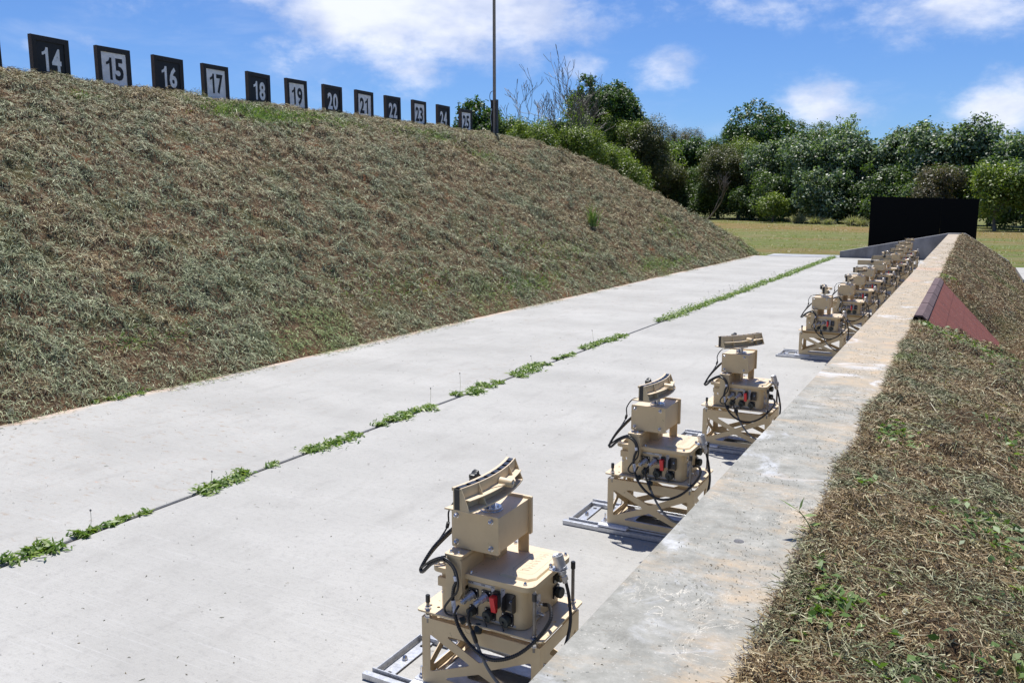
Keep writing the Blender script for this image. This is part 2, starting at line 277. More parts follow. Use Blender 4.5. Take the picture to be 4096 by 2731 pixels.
class B:
    """collects shapes and links them as one mesh object"""
    OFF = Matrix()
    def __init__(s): s.v = []; s.f = []; s.mi = []; s.mats = []; s.M = B.OFF.copy()
    def _m(s, m):
        if m not in s.mats: s.mats.append(m)
        return s.mats.index(m)
    def add(s, V, F, m):
        o = len(s.v); s.v += [tuple(s.M @ Vector(p)) for p in V]; i = s._m(m)
        for f in F: s.f.append([o + a for a in f]); s.mi.append(i)
        return s
    def box(s, x0, x1, y0, y1, z0, z1, m):
        V = [(x, y, z) for z in (z0, z1) for y in (y0, y1) for x in (x0, x1)]
        return s.add(V, [(0, 2, 3, 1), (4, 5, 7, 6), (0, 1, 5, 4), (2, 6, 7, 3), (0, 4, 6, 2), (1, 3, 7, 5)], m)
    def cyl(s, p0, p1, r0, m, r1=None, n=16, cap=True):
        r1 = r0 if r1 is None else r1; p0 = Vector(p0); p1 = Vector(p1); d = (p1 - p0).normalized()
        a = d.cross(Vector((0, 0, 1)) if abs(d.z) < .9 else Vector((1, 0, 0))).normalized(); b = d.cross(a); V = []
        for p, r in ((p0, r0), (p1, r1)):
            for i in range(n):
                t = 2 * math.pi * i / n; V.append(p + (a * math.cos(t) + b * math.sin(t)) * r)
        F = [(i, (i + 1) % n, n + (i + 1) % n, n + i) for i in range(n)]
        if cap: F += [tuple(range(n))[::-1], tuple(range(n, 2 * n))]
        return s.add(V, F, m)
    def lathe(s, p0, d, prof, m, n=16):
        p0 = Vector(p0); d = Vector(d).normalized(); a = d.cross(Vector((0, 0, 1)) if abs(d.z) < .9 else Vector((1, 0, 0))).normalized(); b = d.cross(a); V = []
        for t_, r in prof:
            for i in range(n):
                t = 2 * math.pi * i / n; V.append(p0 + d * t_ + (a * math.cos(t) + b * math.sin(t)) * r)
        F = [(j * n + i, j * n + (i + 1) % n, (j + 1) * n + (i + 1) % n, (j + 1) * n + i) for j in range(len(prof) - 1) for i in range(n)]
        F += [tuple(range(n))[::-1], tuple(range((len(prof) - 1) * n, len(prof) * n))]
        return s.add(V, F, m)
    def tube(s, pts, r, m, n=8, sub=6, ribs=False):
        P = [Vector(p) for p in pts]; Q = []
        if sub > 1 and len(P) > 2:
            for i in range(len(P) - 1):
                a, b, c, d = P[max(i - 1, 0)], P[i], P[i + 1], P[min(i + 2, len(P) - 1)]
                for j in range(sub):
                    t = j / sub; Q.append(.5 * ((2 * b) + (c - a) * t + (2 * a - 5 * b + 4 * c - d) * t * t + (3 * b - a - 3 * c + d) * t ** 3))
            Q.append(P[-1])
        else: Q = P
        if ribs:
            L = [0]
            for a, b in zip(Q, Q[1:]): L.append(L[-1] + (b - a).length)
            N = int(L[-1] / .0035); QQ = []; j = 0
            for i in range(N + 1):
                t = L[-1] * i / N
                while j < len(L) - 2 and L[j + 1] < t: j += 1
                QQ.append(Q[j].lerp(Q[j + 1], (t - L[j]) / max(L[j + 1] - L[j], 1e-9)))
            Q = QQ
        V = []; up = None
        for i, q in enumerate(Q):
            d = (Q[min(i + 1, len(Q) - 1)] - Q[max(i - 1, 0)]).normalized()
            if up is None: up = d.cross(Vector((0, .3, 1))).normalized()
            a = (up - d * up.dot(d)).normalized(); up = a; b = d.cross(a)
            rr = (r(i / (len(Q) - 1)) if callable(r) else r) * ((1.0 if i % 2 else .86) if ribs else 1)
            for k in range(n):
                t = 2 * math.pi * k / n; V.append(q + (a * math.cos(t) + b * math.sin(t)) * rr)
        F = [(i * n + k, i * n + (k + 1) % n, (i + 1) * n + (k + 1) % n, (i + 1) * n + k) for i in range(len(Q) - 1) for k in range(n)]
        F += [tuple(range(n))[::-1], tuple(range((len(Q) - 1) * n, len(Q) * n))]
        return s.add(V, F, m)
    def plate(s, outer, holes, fmap, t0, t1, m):
        """2-D outline with holes, extruded from t0 to t1; fmap(u, v, t) -> point"""
        loops = [outer] + list(holes); flat = [p for l in loops for p in l]
        tri = tessellate_polygon([[Vector((p[0], p[1], 0)) for p in l] for l in loops]); n = len(flat)
        V = [fmap(u, v, t0) for u, v in flat] + [fmap(u, v, t1) for u, v in flat]
        F = [tuple(t) for t in tri] + [tuple(n + i for i in reversed(t)) for t in tri]; o = 0
        for l in loops:
            L = len(l)
            for i in range(L): a, b = o + i, o + (i + 1) % L; F.append((a, b, n + b, n + a))
            o += L
        return s.add(V, F, m)
    def build(s, name, parent=None, loc=None, smooth=32, bevel=0):
        me = bpy.data.meshes.new(name); me.from_pydata(s.v, [], s.f)
        for m in s.mats: me.materials.append(m)
        me.polygons.foreach_set('material_index', s.mi)
        import bmesh
        bm = bmesh.new(); bm.from_mesh(me); bmesh.ops.recalc_face_normals(bm, faces=bm.faces); bm.to_mesh(me); bm.free()
        if smooth:
            me.polygons.foreach_set('use_smooth', [True] * len(me.polygons)); me.set_sharp_from_angle(angle=R(smooth))
        o = bpy.data.objects.new(name, me); COL.objects.link(o)
        if parent: o.parent = parent
        if loc: o.location = loc
        if bevel:
            b = o.modifiers.new('edge', 'BEVEL'); b.width = bevel; b.segments = 2; b.limit_method = 'ANGLE'; b.angle_limit = R(50)
        return o
def rrect(x0, x1, y0, y1, r, n=6):
    P = []
    for cx, cy, a0 in ((x1 - r, y1 - r, 0), (x0 + r, y1 - r, 90), (x0 + r, y0 + r, 180), (x1 - r, y0 + r, 270)):
        for i in range(n + 1): a = R(a0 + 90 * i / n); P.append((cx + r * math.cos(a), cy + r * math.sin(a)))
    return P
def circ(x, y, r, n=12): return [(x + r * math.cos(2 * math.pi * i / n), y + r * math.sin(2 * math.pi * i / n)) for i in range(n)]
def rpoly(P, r, n=4):
    out = []; P = [Vector(p) for p in P]
    for i, p in enumerate(P):
        a = (P[i - 1] - p); b = (P[(i + 1) % len(P)] - p); la, lb = a.length, b.length; a.normalize(); b.normalize()
        ang = a.angle(b) / 2; d = min(r / max(math.tan(ang), .05), la * .45, lb * .45); A = p + a * d; C = p + b * d
        for j in range(n + 1): t = j / n; q = A.lerp(p, t).lerp(p.lerp(C, t), t); out.append((q.x, q.y))
    return out
def lettering(body, size, parent, M, m, depth=.0004, offset=0, name='lettering', squeeze=1):
    cu = bpy.data.curves.new(name, 'FONT'); cu.body = body; cu.size = size; cu.extrude = depth; cu.align_x = 'CENTER'; cu.align_y = 'CENTER'; cu.offset = offset; cu.resolution_u = 3
    t = bpy.data.objects.new('t', cu); me = bpy.data.meshes.new_from_object(t); bpy.data.objects.remove(t)
    me.transform(M @ Matrix.Diagonal((squeeze, 1, 1, 1))); me.materials.clear(); me.materials.append(m)
    o = bpy.data.objects.new(name, me); COL.objects.link(o)
    if parent: o.parent = parent
    return o

# numpy value noise
_T = RNG.random((256, 256))
def vn(x, y):
    xi = np.floor(x).astype(int); yi = np.floor(y).astype(int); fx = x - xi; fy = y - yi; fx = fx * fx * (3 - 2 * fx); fy = fy * fy * (3 - 2 * fy)
    a = _T[xi & 255, yi & 255]; b = _T[(xi + 1) & 255, yi & 255]; c = _T[xi & 255, (yi + 1) & 255]; d = _T[(xi + 1) & 255, (yi + 1) & 255]
    return (a * (1 - fx) + b * fx) * (1 - fy) + (c * (1 - fx) + d * fx) * fy
def fbm(x, y, o=4, g=.5):
    s = 0; a = 1; t = 0
    for i in range(o): s = s + a * vn(x * 2 ** i + 13.7 * i, y * 2 ** i + 7.3 * i); t += a; a *= g
    return s / t
def smin(a, b, k):
    h = np.clip(.5 + .5 * (b - a) / k, 0, 1); return b * (1 - h) + a * h - k * h * (1 - h)
def sst(x, a, b): t = np.clip((x - a) / (b - a), 0, 1); return t * t * (3 - 2 * t)

# ------------------------------------------------------------------ big structure
def ground_grid(name, x0, x1, nx, y0, y1, ny, hf, m, xs=None, ys=None):
    xs = np.linspace(x0, x1, nx) if xs is None else xs; ys = np.linspace(y0, y1, ny) if ys is None else ys; nx, ny = len(xs), len(ys)
    X, Y = np.meshgrid(xs, ys); Z = hf(X, Y); V = np.stack([X, Y, Z], -1).reshape(-1, 3)
    i = np.arange(nx - 1)[None, :] + nx * np.arange(ny - 1)[:, None]; F = np.stack([i, i + 1, i + nx + 1, i + nx], -1).reshape(-1, 4)
    return np_mesh(name, V, F, m, smooth=True)
g_ = lambda a, b, n, p: a + (b - a) * np.linspace(0, 1, n) ** p
def h_field(X, Y):
    z = -.06 + .05 * (fbm(X * .12, Y * .12, 3) - .5) + .02 * fbm(X * .9, Y * .9, 3)
    return z
xs = np.unique(np.concatenate([-g_(0, 900, 150, 3.2), g_(0, 900, 150, 3.2)])); ys = np.concatenate([-g_(5, 300, 12, 2)[::-1], np.linspace(-4, 130, 260), g_(133, 1600, 30, 2)])
tag(ground_grid('ground', 0, 0, 0, 0, 0, 0, h_field, M_field, xs=xs, ys=ys), kind='structure')

def piles(X, Y, s=1.0):
    a = fbm(X * 1.5 * s, Y * 1.5 * s, 3); b = fbm(X * 4.5 * s + 5, Y * 4.5 * s, 3)
    c = fbm(X * 13 + 3, Y * 13, 2); return .045 * np.maximum(a - .52, 0) / .2 + .070 * np.maximum(b - .52, 0) / .25 + .050 * np.maximum(c - .5, 0) / .3
def h_left(X, Y, rough=True):
    toe = -6.0 + .07 * (fbm(Y * .5 + X * 0, Y * 0 + 3.1, 3) - .5)
    cap = 3.45 + .19 * sst(Y, 8, 19) + .05 * (fbm(Y * .3 + X * 0, X * 0 + 9, 2) - .5)
    a = smin(np.maximum(toe - X, -1) * .688, cap, 1.4); e = (31.54 - Y) * .646; z = smin(a, e, 3.2)
    z = smin(z, (X + 20) * .8, 1.0); z = np.minimum(z, np.maximum(toe - X, -1) * .9 + .02)
    if rough: z = z + np.where(z > .02, piles(X, Y) * sst(z, 0, .5) * sst(z, 3.7, 2.9) + .05 * (fbm(X * .5, Y * .5, 3) - .5) * sst(z, 3.7, 2.9), 0)
    return np.maximum(z, -.3)
xs = np.concatenate([np.linspace(-21, -13.1, 20), np.arange(-13, -5.9, .06)]); ys = np.concatenate([np.linspace(-14, 2.9, 60), np.arange(3, 33.5, .07)])
tag(ground_grid('mown_embankment', 0, 0, 0, 0, 0, 0, h_left, M_berm, xs=xs, ys=ys), kind='structure')

def h_right(X, Y, rough=True):
    sl_ = .26 + .416 * sst(Y, 4.8, 8.5); z = smin(np.full_like(X, .765), .75 - sl_ * (X + .2) - .5 * np.maximum(X - .7, 0) * sst(Y, 8.5, 4.8), .12) - .05 * sst(X, -.255, -.297)
    if rough: z = z + .05 * (fbm(X * 2.2, Y * 2.2, 3) - .5) * sst(X, -.3, .1) + .018 * (fbm(X * 11, Y * 11, 3) - .35) + .035 * np.maximum(fbm(X * 5, Y * 5 + 40, 3) - .55, 0) / .2
    # hollow around the shingled cover
    cut = .66 - 1.10 * (X + .22)
    inn = sst(Y, 6.3, 6.75) * sst(Y, 10.7, 9.9) * sst(X, -.29, -.24) * sst(X, .75, .35)
    z = z * (1 - inn) + np.minimum(z, np.maximum(cut, .10)) * inn
    return np.maximum(z, -.2)
xs = np.concatenate([np.arange(-.297, .95, .025), np.linspace(.96, 1.6, 10)]); ys = np.concatenate([np.linspace(-6, .3, 20), np.arange(.33, 12, .025), np.arange(12.03, 27.0, .06)])
tag(ground_grid('grassy_bank', 0, 0, 0, 0, 0, 0, h_right, M_berm, xs=xs, ys=ys), kind='structure')

def boxstruct(name, x0, x1, y0, y1, z0, z1, m, bevel=.01):
    b = B().box(x0, x1, y0, y1, z0, z1, m).build(name, smooth=0, bevel=bevel); return tag(b, kind='structure')
boxstruct('outer_concrete_strip', -6.05, -3.624, -8, 26.95, -.25, 0, M_slab)
boxstruct('inner_concrete_strip', -3.592, -.609, -8, 26.99, -.25, .002, M_slab)
boxstruct('expansion_joint', -3.624, -3.592, -8, 26.9, -.25, -.012, M_gapdark, 0)
boxstruct('old_concrete_apron', -5.62, -3.47, 26.953, 28.15, -.25, .012, M_old)
boxstruct('concrete_pad', 1.0, 3.6, 20.5, 24.35, -.2, .03, M_slab)
wl = empty('retaining_wall', (-.45, 10, 0)); tag(wl, 'long low concrete retaining wall with stained flat top running beside the row of machines', 'wall')
for i, (a, b_) in enumerate(((-8, -.2), (-.194, 5.85), (5.856, 11.95), (11.956, 18.0), (18.006, 26.99))):
    B().box(-.608, -.296, a, b_, -.25, .75, M_wall).build('wall_section', wl, smooth=0, bevel=.006).matrix_parent_inverse = Matrix.Translation((.45, -10, 0))
ew = B().plate([(-3.47, -.2), (1.05, -.2), (.95, .03), (-.18, .775), (-.60, .775), (-3.47, .19)], [], lambda u, v, t: (u, t, v), 27.0, 27.16, M_wing).build('wing_wall', smooth=0, bevel=.012)
tag(ew, 'sloping dark grey concrete end wall across the far end of the pit', 'wall')
# recessed tie hole in the wall top
tag(B().lathe((-.44, 1.955, .7496), (0, 0, 1), [(0, .013), (.0012, .012), (.0013, .004)], M_dull, 10).build('bolt_plug'), 'small dark round bolt plug set in the stained wall top near the camera', 'bolt')

# black screen
sp = empty('black_screen', (-1.45, 30.2, 0)); tag(sp, 'large matt black sheet screen standing behind the far end wall', 'screen')
def pp(o, root): o.parent = root; o.matrix_parent_inverse = Matrix.Translation(root.location).inverted(); return o
for i in range(3):
    x0 = -3.0 + i * 1.035; zt = [1.842, 1.80, 1.772][i]; zt2 = [1.81, 1.78, 1.745][i]
    pp(B().plate([(x0, -.1), (x0 + 1.033, -.1), (x0 + 1.033, zt2), (x0, zt)], [], lambda u, v, t: (u, t, v), 30.0, 30.03, M_panel).build('sheet', smooth=0), sp)
for x in (-2.85, -1.45, -.05): pp(B().box(x - .045, x + .045, 30.031, 30.12, -.1, 1.7, M_sfrm).build('post', smooth=0), sp)

# shingled cover set in the bank
sc_ = empty('shingled_cover', (-.25, 8.1, .6)); tag(sc_, 'low red shingled cover with a dark ridge strip, set into the bank beside the wall', 'roof cover')
rb = B(); N = 5; xA, zA, xB, zB = -.258, .785, .30, .185
for i in range(N):
    t0, t1 = i / N, (i + 1.15) / N; x0, z0 = xA + (xB - xA) * t0, zA + (zB - zA) * t0; x1, z1 = xA + (xB - xA) * t1, zA + (zB - zA) * t1
    nx, nz = .74, .67; o = .004
    rb.add([(x0, 6.42, z0), (x1 + nx * o, 6.42, z1 + nz * o), (x1 + nx * o, 9.86, z1 + nz * o), (x0, 9.86, z0), (x0 - .01, 6.42, z0 - .02), (x1 - .01, 6.42, z1 - .02), (x1 - .01, 9.86, z1 - .02), (x0 - .01, 9.86, z0 - .02)],
           [(0, 1, 2, 3), (7, 6, 5, 4), (0, 4, 5, 1), (1, 5, 6, 2), (2, 6, 7, 3), (3, 7, 4, 0)], M_shr)
pp(rb.build('shingle_slope', smooth=0), sc_)
cb = B()
for i in range(4):
    y0 = 6.40 + i * .867; y1 = y0 + .875; h0 = .003
    for (xa, za), (xb, zb) in (((-.262, .800), (-.228, .768)), ((-.312, .800), (-.262, .8005)), ((-.326, .757), (-.312, .800))):
        cb.add([(xa, y0, za + h0), (xb, y0, zb + h0), (xb, y1, zb), (xa, y1, za), (xa, y0, za - .01), (xb, y0, zb - .01), (xb, y1, zb - .012), (xa, y1, za - .012)], [(0, 1, 2, 3), (7, 6, 5, 4), (0, 4, 5, 1), (1, 5, 6, 2), (2, 6, 7, 3), (3, 7, 4, 0)], M_shd)
pp(cb.build('ridge_cap', smooth=0), sc_)
pp(B().add([(-.34, 6.45, .2), (.38, 6.45, .02), (-.26, 6.45, .765), (-.34, 6.45, .74), (-.34, 9.83, .2), (.38, 9.83, .02), (-.26, 9.83, .765), (-.34, 9.83, .74)], [(0, 1, 2, 3), (7, 6, 5, 4), (0, 4, 5, 1), (1, 5, 6, 2), (3, 2, 6, 7), (0, 3, 7, 4)], M_sfrm).build('frame', smooth=0), sc_)

# ------------------------------------------------------------------ grass, clippings, weeds
def blades(name, P, Nn, L, Wd, lift, m, down=None, curl=.6, stuff=True, flat=.25):
    n = len(P); d = RNG.normal(size=(n, 3))
    if down is not None: d = d + down
    d -= Nn * (d * Nn).sum(1, keepdims=True); d /= np.linalg.norm(d, axis=1, keepdims=True) + 1e-9
    up = (RNG.random((n, 1)) ** 2) * lift; d1 = d + Nn * up; d1 /= np.linalg.norm(d1, axis=1, keepdims=True)
    side = np.cross(Nn, d); d2 = d1 + side * RNG.normal(size=(n, 1)) * curl - Nn * RNG.random((n, 1)) * .55; d2 /= np.linalg.norm(d2, axis=1, keepdims=True)
    sd = side * 1.0 + Nn * RNG.normal(size=(n, 1)) * flat * 2.2; sd -= d1 * (sd * d1).sum(1, keepdims=True); sd /= np.linalg.norm(sd, axis=1, keepdims=True)
    L = L[:, None]; Wd = Wd[:, None]; p0 = P; p1 = p0 + d1 * L * .5; p2 = p1 + d2 * L * .5
    V = np.stack([p0 - sd * Wd * .35, p0 + sd * Wd * .35, p1 - sd * Wd * .5, p1 + sd * Wd * .5, p2 - sd * Wd * .12, p2 + sd * Wd * .12], 1).reshape(-1, 3)
    b = np.arange(n)[:, None] * 6; F = np.stack([b + np.array([[0, 1, 3, 2]]), b + np.array([[2, 3, 5, 4]])], 1).reshape(-1, 4)
    return np_mesh(name, V, F, m)
def surf(hf, X, Y, e=.04):
    z = hf(X, Y); nx = -(hf(X + e, Y) - hf(X - e, Y)) / (2 * e); ny = -(hf(X, Y + e) - hf(X, Y - e)) / (2 * e)
    N_ = np.stack([nx, ny, np.ones_like(nx)], 1); N_ /= np.linalg.norm(N_, axis=1, keepdims=True); return np.stack([X, Y, z], 1), N_
# left embankment: nearer = denser
def sampleL(n):
    u = RNG.random(n); Y = 1.2 + 30.5 * u ** 1.55; X = -6.0 - 6.6 * RNG.random(n) ** .92; return X, Y
X, Y = sampleL(1300000); dist = np.hypot(X, Y); pl = piles(X, Y); keep = RNG.random(len(X)) < (.42 + pl * 9); X, Y, dist, pl = X[keep], Y[keep], dist[keep], pl[keep]
P, Nn = surf(h_left, X, Y); ok = P[:, 2] > .0; P, Nn, dist, pl = P[ok], Nn[ok], dist[ok], pl[ok]; n = len(P)
P = P + Nn * (RNG.random((n, 1)) * (.008 + pl[:, None] * .5))
L = (.022 + .060 * RNG.random(n) ** 3 + pl * .25) * (1 + dist * .010); Wd = (.0026 + .0030 * RNG.random(n)) * (.70 + dist * .048)
o = blades('embankment_clippings', P, Nn, L, Wd, .55, M_clipL, down=np.array([[.9, -.35, -.5]]), curl=.5); tag(o, 'drying mown grass clippings and stubble covering the big left embankment', 'grass', kind='stuff')
n = 9000; X = -5.99 + .22 * RNG.random(n) ** 2.6; Y = 2.6 + 24 * RNG.random(n) ** 1.3; ok = fbm(Y * 1.4, X * 0 + 6, 3) > .42 + .1 * RNG.random(n); X, Y = X[ok], Y[ok]; n = len(X)
o = blades('spilled_clippings', np.stack([X, Y, np.full(n, .005)], 1), np.tile([[0., 0, 1]], (n, 1)), .02 + .04 * RNG.random(n), .003 + .003 * RNG.random(n), .4, M_clipL, curl=.6); tag(o, 'dry clippings spilled onto the slab edge along the foot of the embankment', 'grass', kind='stuff')
# live green grass: crest patches and toe strip
def patch(X0, Y0, rx, ry, n): a = RNG.normal(size=(n, 2)) * .5; return X0 + a[:, 0] * rx, Y0 + a[:, 1] * ry
gx, gy = [], []
for (a, b_, c, d_, n) in ((-10.9, 10.9, .5, 1.2, 26000), (-11.0, 12.6, .45, 1.0, 13000), (-10.7, 15.6, .4, 1.2, 9000), (-9.9, 16.8, .35, .8, 1800), (-11.3, 19.2, .4, 1.2, 1500), (-6.5, 5.0, .12, .6, 500), (-6.7, 9.2, .35, 1.6, 1600), (-6.4, 12.2, .25, 1.8, 3500), (-6.9, 15, .4, 1.6, 3000), (-6.3, 19, .2, 3, 3500), (-7.2, 22, .5, 1.6, 2200), (-7.2, 13.5, .5, 1.4, 1800), (-10.6, 7.5, .3, .25, 900), (-9.2, 27.2, .8, .9, 2000), (-6.5, 25.5, .4, 1.4, 1500)):
    x, y = patch(a, b_, c, d_, int(n * .42)); gx.append(x); gy.append(y)
X = np.concatenate(gx); Y = np.concatenate(gy); ok = X < -5.93; X, Y = X[ok], Y[ok]; P, Nn = surf(h_left, X, Y); n = len(P)
o = blades('green_embankment_grass', P, Nn, .05 + .06 * RNG.random(n), .005 + .005 * RNG.random(n), 2.2, M_weed, curl=.4); tag(o, 'patches of fresh green grass along the crest and foot of the left embankment', 'grass', kind='stuff')
# tall single tussock on the slope
def tussock(name, x, y, z, n, Lh, wd, m, spread=.5):
    P = np.tile([[x, y, z]], (n, 1)) + np.c_[RNG.normal(size=(n, 2)) * .05 * spread * 2, np.zeros(n)]; Nn = np.tile([[0., 0, 1]], (n, 1)); d = RNG.normal(size=(n, 3)) * spread * .35; d[:, 2] = 1
    d /= np.linalg.norm(d, axis=1, keepdims=True); s = np.cross(d, RNG.normal(size=(n, 3))); s /= np.linalg.norm(s, axis=1, keepdims=True); L = (Lh * (.5 + .6 * RNG.random(n)))[:, None]; d2 = d + np.c_[d[:, :2] * 1.2, -np.ones(n) * .25]; d2 /= np.linalg.norm(d2, axis=1, keepdims=True)
    V = np.stack([P - s * wd, P + s * wd, P + d * L * .55 - s * wd, P + d * L * .55 + s * wd, P + d * L * .55 + d2 * L * .45 - s * wd * .2, P + d * L * .55 + d2 * L * .45 + s * wd * .2], 1).reshape(-1, 3)
    b = np.arange(n)[:, None] * 6; F = np.stack([b + np.array([[0, 1, 3, 2]]), b + np.array([[2, 3, 5, 4]])], 1).reshape(-1, 4); return np_mesh(name, V, F, m)
zz = float(h_left(np.array([-7.53]), np.array([17.65]))[0]); tag(tussock('grass_tussock', -7.53, 17.65, zz, 80, .5, .006, M_weed, .55), 'tall green tussock standing alone on the right part of the embankment slope', 'grass tuft')
# right bank clippings
def sampleR(n, y0, y1): return -.315 + 1.25 * RNG.random(n) ** .9, y0 + (y1 - y0) * RNG.random(n) ** 1.6
def _sr(n, y0, y1): return -.37 + 1.30 * RNG.random(n) ** .9, y0 + (y1 - y0) * RNG.random(n) ** 1.6
sampleR = _sr
Xa, Ya = sampleR(280000, .7, 27); Xb, Yb = sampleR(330000, .3, 6.4); Xc = -.38 + .20 * RNG.random(70000); Yc = .3 + 8 * RNG.random(70000); X = np.concatenate([Xa, Xb, Xc]); Y = np.concatenate([Ya, Yb, Yc])
edge = -.298 + .075 * (fbm(Y * 2.6, Y * 0 + 2, 4) - .45) - .025 * RNG.random(len(X)) ** 2; ok = (X > edge) & ((fbm(X * 2.6 + 3, Y * 2.6, 3) < .55 + .25 * RNG.random(len(X))) | (X < -.1)) & ~((Y > 6.50) & (Y < 9.80) & (X < .30)); X, Y = X[ok], Y[ok]
P, Nn = surf(h_right, X, Y, .02); Nn[X < -.25] = (0, 0, 1); P[:, 2] = np.where(X < -.285, .7515, np.where(X < -.25, np.maximum(P[:, 2], .752), P[:, 2])); ok = P[:, 2] > .0; P, Nn = P[ok], Nn[ok]; n = len(P); dist = np.hypot(P[:, 0], P[:, 1])
P = P + Nn * RNG.random((n, 1)) * .018; L = (.008 + .023 * RNG.random(n) ** 3) * (1 + dist * .06); Wd = (.0009 + .0013 * RNG.random(n)) * (.9 + dist * .17)
o = blades('bank_clippings', P, Nn, L, Wd, .9, M_clipR, curl=.45, flat=.5); tag(o, 'dense layer of dry mown weed clippings on the bank at the right of the wall', 'grass', kind='stuff')
# longer straw strands on the near bank
n = 1500; X = -.24 + 1.1 * RNG.random(n); Y = .8 + 4.5 * RNG.random(n) ** 1.3; P, Nn = surf(h_right, X, Y, .02); P = P + Nn * .02
o = blades('straw_strands', P, Nn, .04 + .10 * RNG.random(n) ** 1.5, .0012 + .0012 * RNG.random(n), .3, mat('pale_straw', fn=f_green([(.30, .25, .15), (.46, .40, .26), (.22, .27, .12), (.40, .44, .24)])), curl=.9); tag(o, 'long pale straw strands lying loose over the near bank clippings', 'grass', kind='stuff')
# leaves: rosettes of small green leaves in the bank
def leaves(name, C, Nn, L, W, m, parent=None):
    n = len(C); t = RNG.normal(size=(n, 3)); t -= Nn * (t * Nn).sum(1, keepdims=True); t /= np.linalg.norm(t, axis=1, keepdims=True) + 1e-9; b_ = np.cross(Nn, t); L = np.broadcast_to(np.asarray(L, float), (n,))[:, None]; W = np.broadcast_to(np.asarray(W, float), (n,))[:, None]
    V = np.stack([C - t * L * .5, C + b_ * W * .5 + t * L * .02 + Nn * L * .06, C + t * L * .5 - Nn * L * .10, C - b_ * W * .5 + t * L * .02 + Nn * L * .06], 1).reshape(-1, 3)
    return np_mesh(name, V, np.arange(4 * n).reshape(-1, 4), m, parent)
cx_, cy_, cn = [], [], []
for (a, b_, r_, n) in ((-.24, 1.75, .10, 220), (-.27, 2.6, .05, 60), (-.22, 3.2, .09, 160), (.02, 1.45, .12, 160), (-.1, 1.15, .12, 120), (.22, 1.6, .14, 420), (.30, 2.1, .12, 300), (-.27, 4.9, .08, 160), (-.26, 6.25, .07, 420), (-.05, 6.1, .2, 260), (.15, 5.8, .2, 260), (.32, 3.6, .18, 320), (-.30, 1.2, .04, 70), (.1, 2.5, .12, 140), (.45, 5.0, .2, 260), (-.22, 8.5 + 2.2, .1, 120)):
    cx_.append(a + RNG.normal(size=n) * r_ * .6); cy_.append(b_ + RNG.normal(size=n) * r_ * .9)
X = np.concatenate(cx_); Y = np.concatenate(cy_); ok = X > -.31; X, Y = X[ok], Y[ok]; P, Nn = surf(h_right, X, Y, .02); n = len(P); P = P + Nn * (.008 + .02 * RNG.random((n, 1))); Nn = Nn + RNG.normal(size=(n, 3)) * .45; Nn /= np.linalg.norm(Nn, axis=1, keepdims=True)
M_bankleaf = mat('bank_weed_leaves', fn=f_green([(.045, .09, .02), (.09, .16, .03), (.14, .22, .06), (.24, .32, .12)]))
o = leaves('bank_weeds', P, Nn, .018 + .022 * RNG.random(n), .009 + .008 * RNG.random(n), M_bankleaf); tag(o, 'small green broad leaved weeds sprouting through the bank clippings', 'weeds', kind='stuff')
# fluffy seed heads on the bank
n = 46; X = -.2 + .9 * RNG.random(n); Y = .9 + 5 * RNG.random(n); P, Nn = surf(h_right, X, Y, .02); m_ = 46
C = np.repeat(P + Nn * .02, m_, 0); d = RNG.normal(size=(n * m_, 3)); d /= np.linalg.norm(d, axis=1, keepdims=True); rr = np.repeat(.006 + .006 * RNG.random(n), m_)[:, None]
o = leaves('seed_fluff', C + d * rr * .5, np.cross(d, RNG.normal(size=d.shape)), .009, .0016, mat('white_fluff', fn=f_green([(.60, .56, .48), (.75, .73, .68), (.50, .42, .30)]))); tag(o, 'scattered white fluffy seed heads lying on the near bank', 'seed heads', kind='stuff')
# sprouting seedling on the wall edge
def seedling(x, y, z):
    r_ = empty('seedling', (x, y, z)); r_.scale = (.85, .85, .7); tag(r_, 'single upright green seedling leaning over the wall top from the bank edge', 'plant')
    B().tube([(0, 0, 0), (-.012, .0, .03), (-.03, .0, .06), (-.042, 0, .075)], .0016, M_bankleaf, 5, 3).build('stem', r_)
    b = B()
    for (cx0, cz0, dx, dz, L) in ((-.042, .075, -.5, .35, .05), (-.042, .075, .25, 1, .045), (-.03, .06, .7, .15, .03), (-.012, .03, .8, .4, .03), (-.006, .015, -1, .1, .035)):
        d = Vector((dx, random.uniform(-.3, .3), dz)).normalized(); s = d.cross(Vector((0, 1, .4))).normalized() * .3 + Vector((0, .9, 0)); s = s.normalized(); p = Vector((cx0, 0, cz0))
        b.add([p, p + d * L * .6 + s * L * .28, p + d * L * 1.35, p + d * L * .6 - s * L * .28], [(0, 1, 2, 3)], M_weed)
    b.build('leaf', r_)
seedling(-.285, 2.05, .765)
# clipping flecks on wall top and slab
def flecks(name, X, Y, z, L, Wd, m, label):
    n = len(X); P = np.stack([X, Y, np.full(n, z)], 1); Nn = np.tile([[0., 0, 1]], (n, 1)); o = blades(name, P, Nn, L, Wd, .35, m, curl=1.0, flat=.5); tag(o, label, 'litter', kind='stuff')
M_fleck = mat('dark_dry_flecks', fn=f_green([(.04, .035, .02), (.10, .075, .045), (.06, .07, .035), (.22, .16, .10)]))
n = 11000; Y = .9 + 20 * RNG.random(n) ** 1.5; X = -.604 + .30 * RNG.random(n) ** .75; cl = fbm(X * 9, Y * 6, 3) > .36 + .2 * RNG.random(n); X, Y = X[cl], Y[cl]; n = len(X)
flecks('wall_litter', X, Y, .7515, (.002 + .007 * RNG.random(n) ** 2.5) * (1 + Y * .06), (.0007 + .0010 * RNG.random(n)) * (1 + Y * .10), M_fleck, 'tiny dark clipping flecks strewn over the concrete wall top')
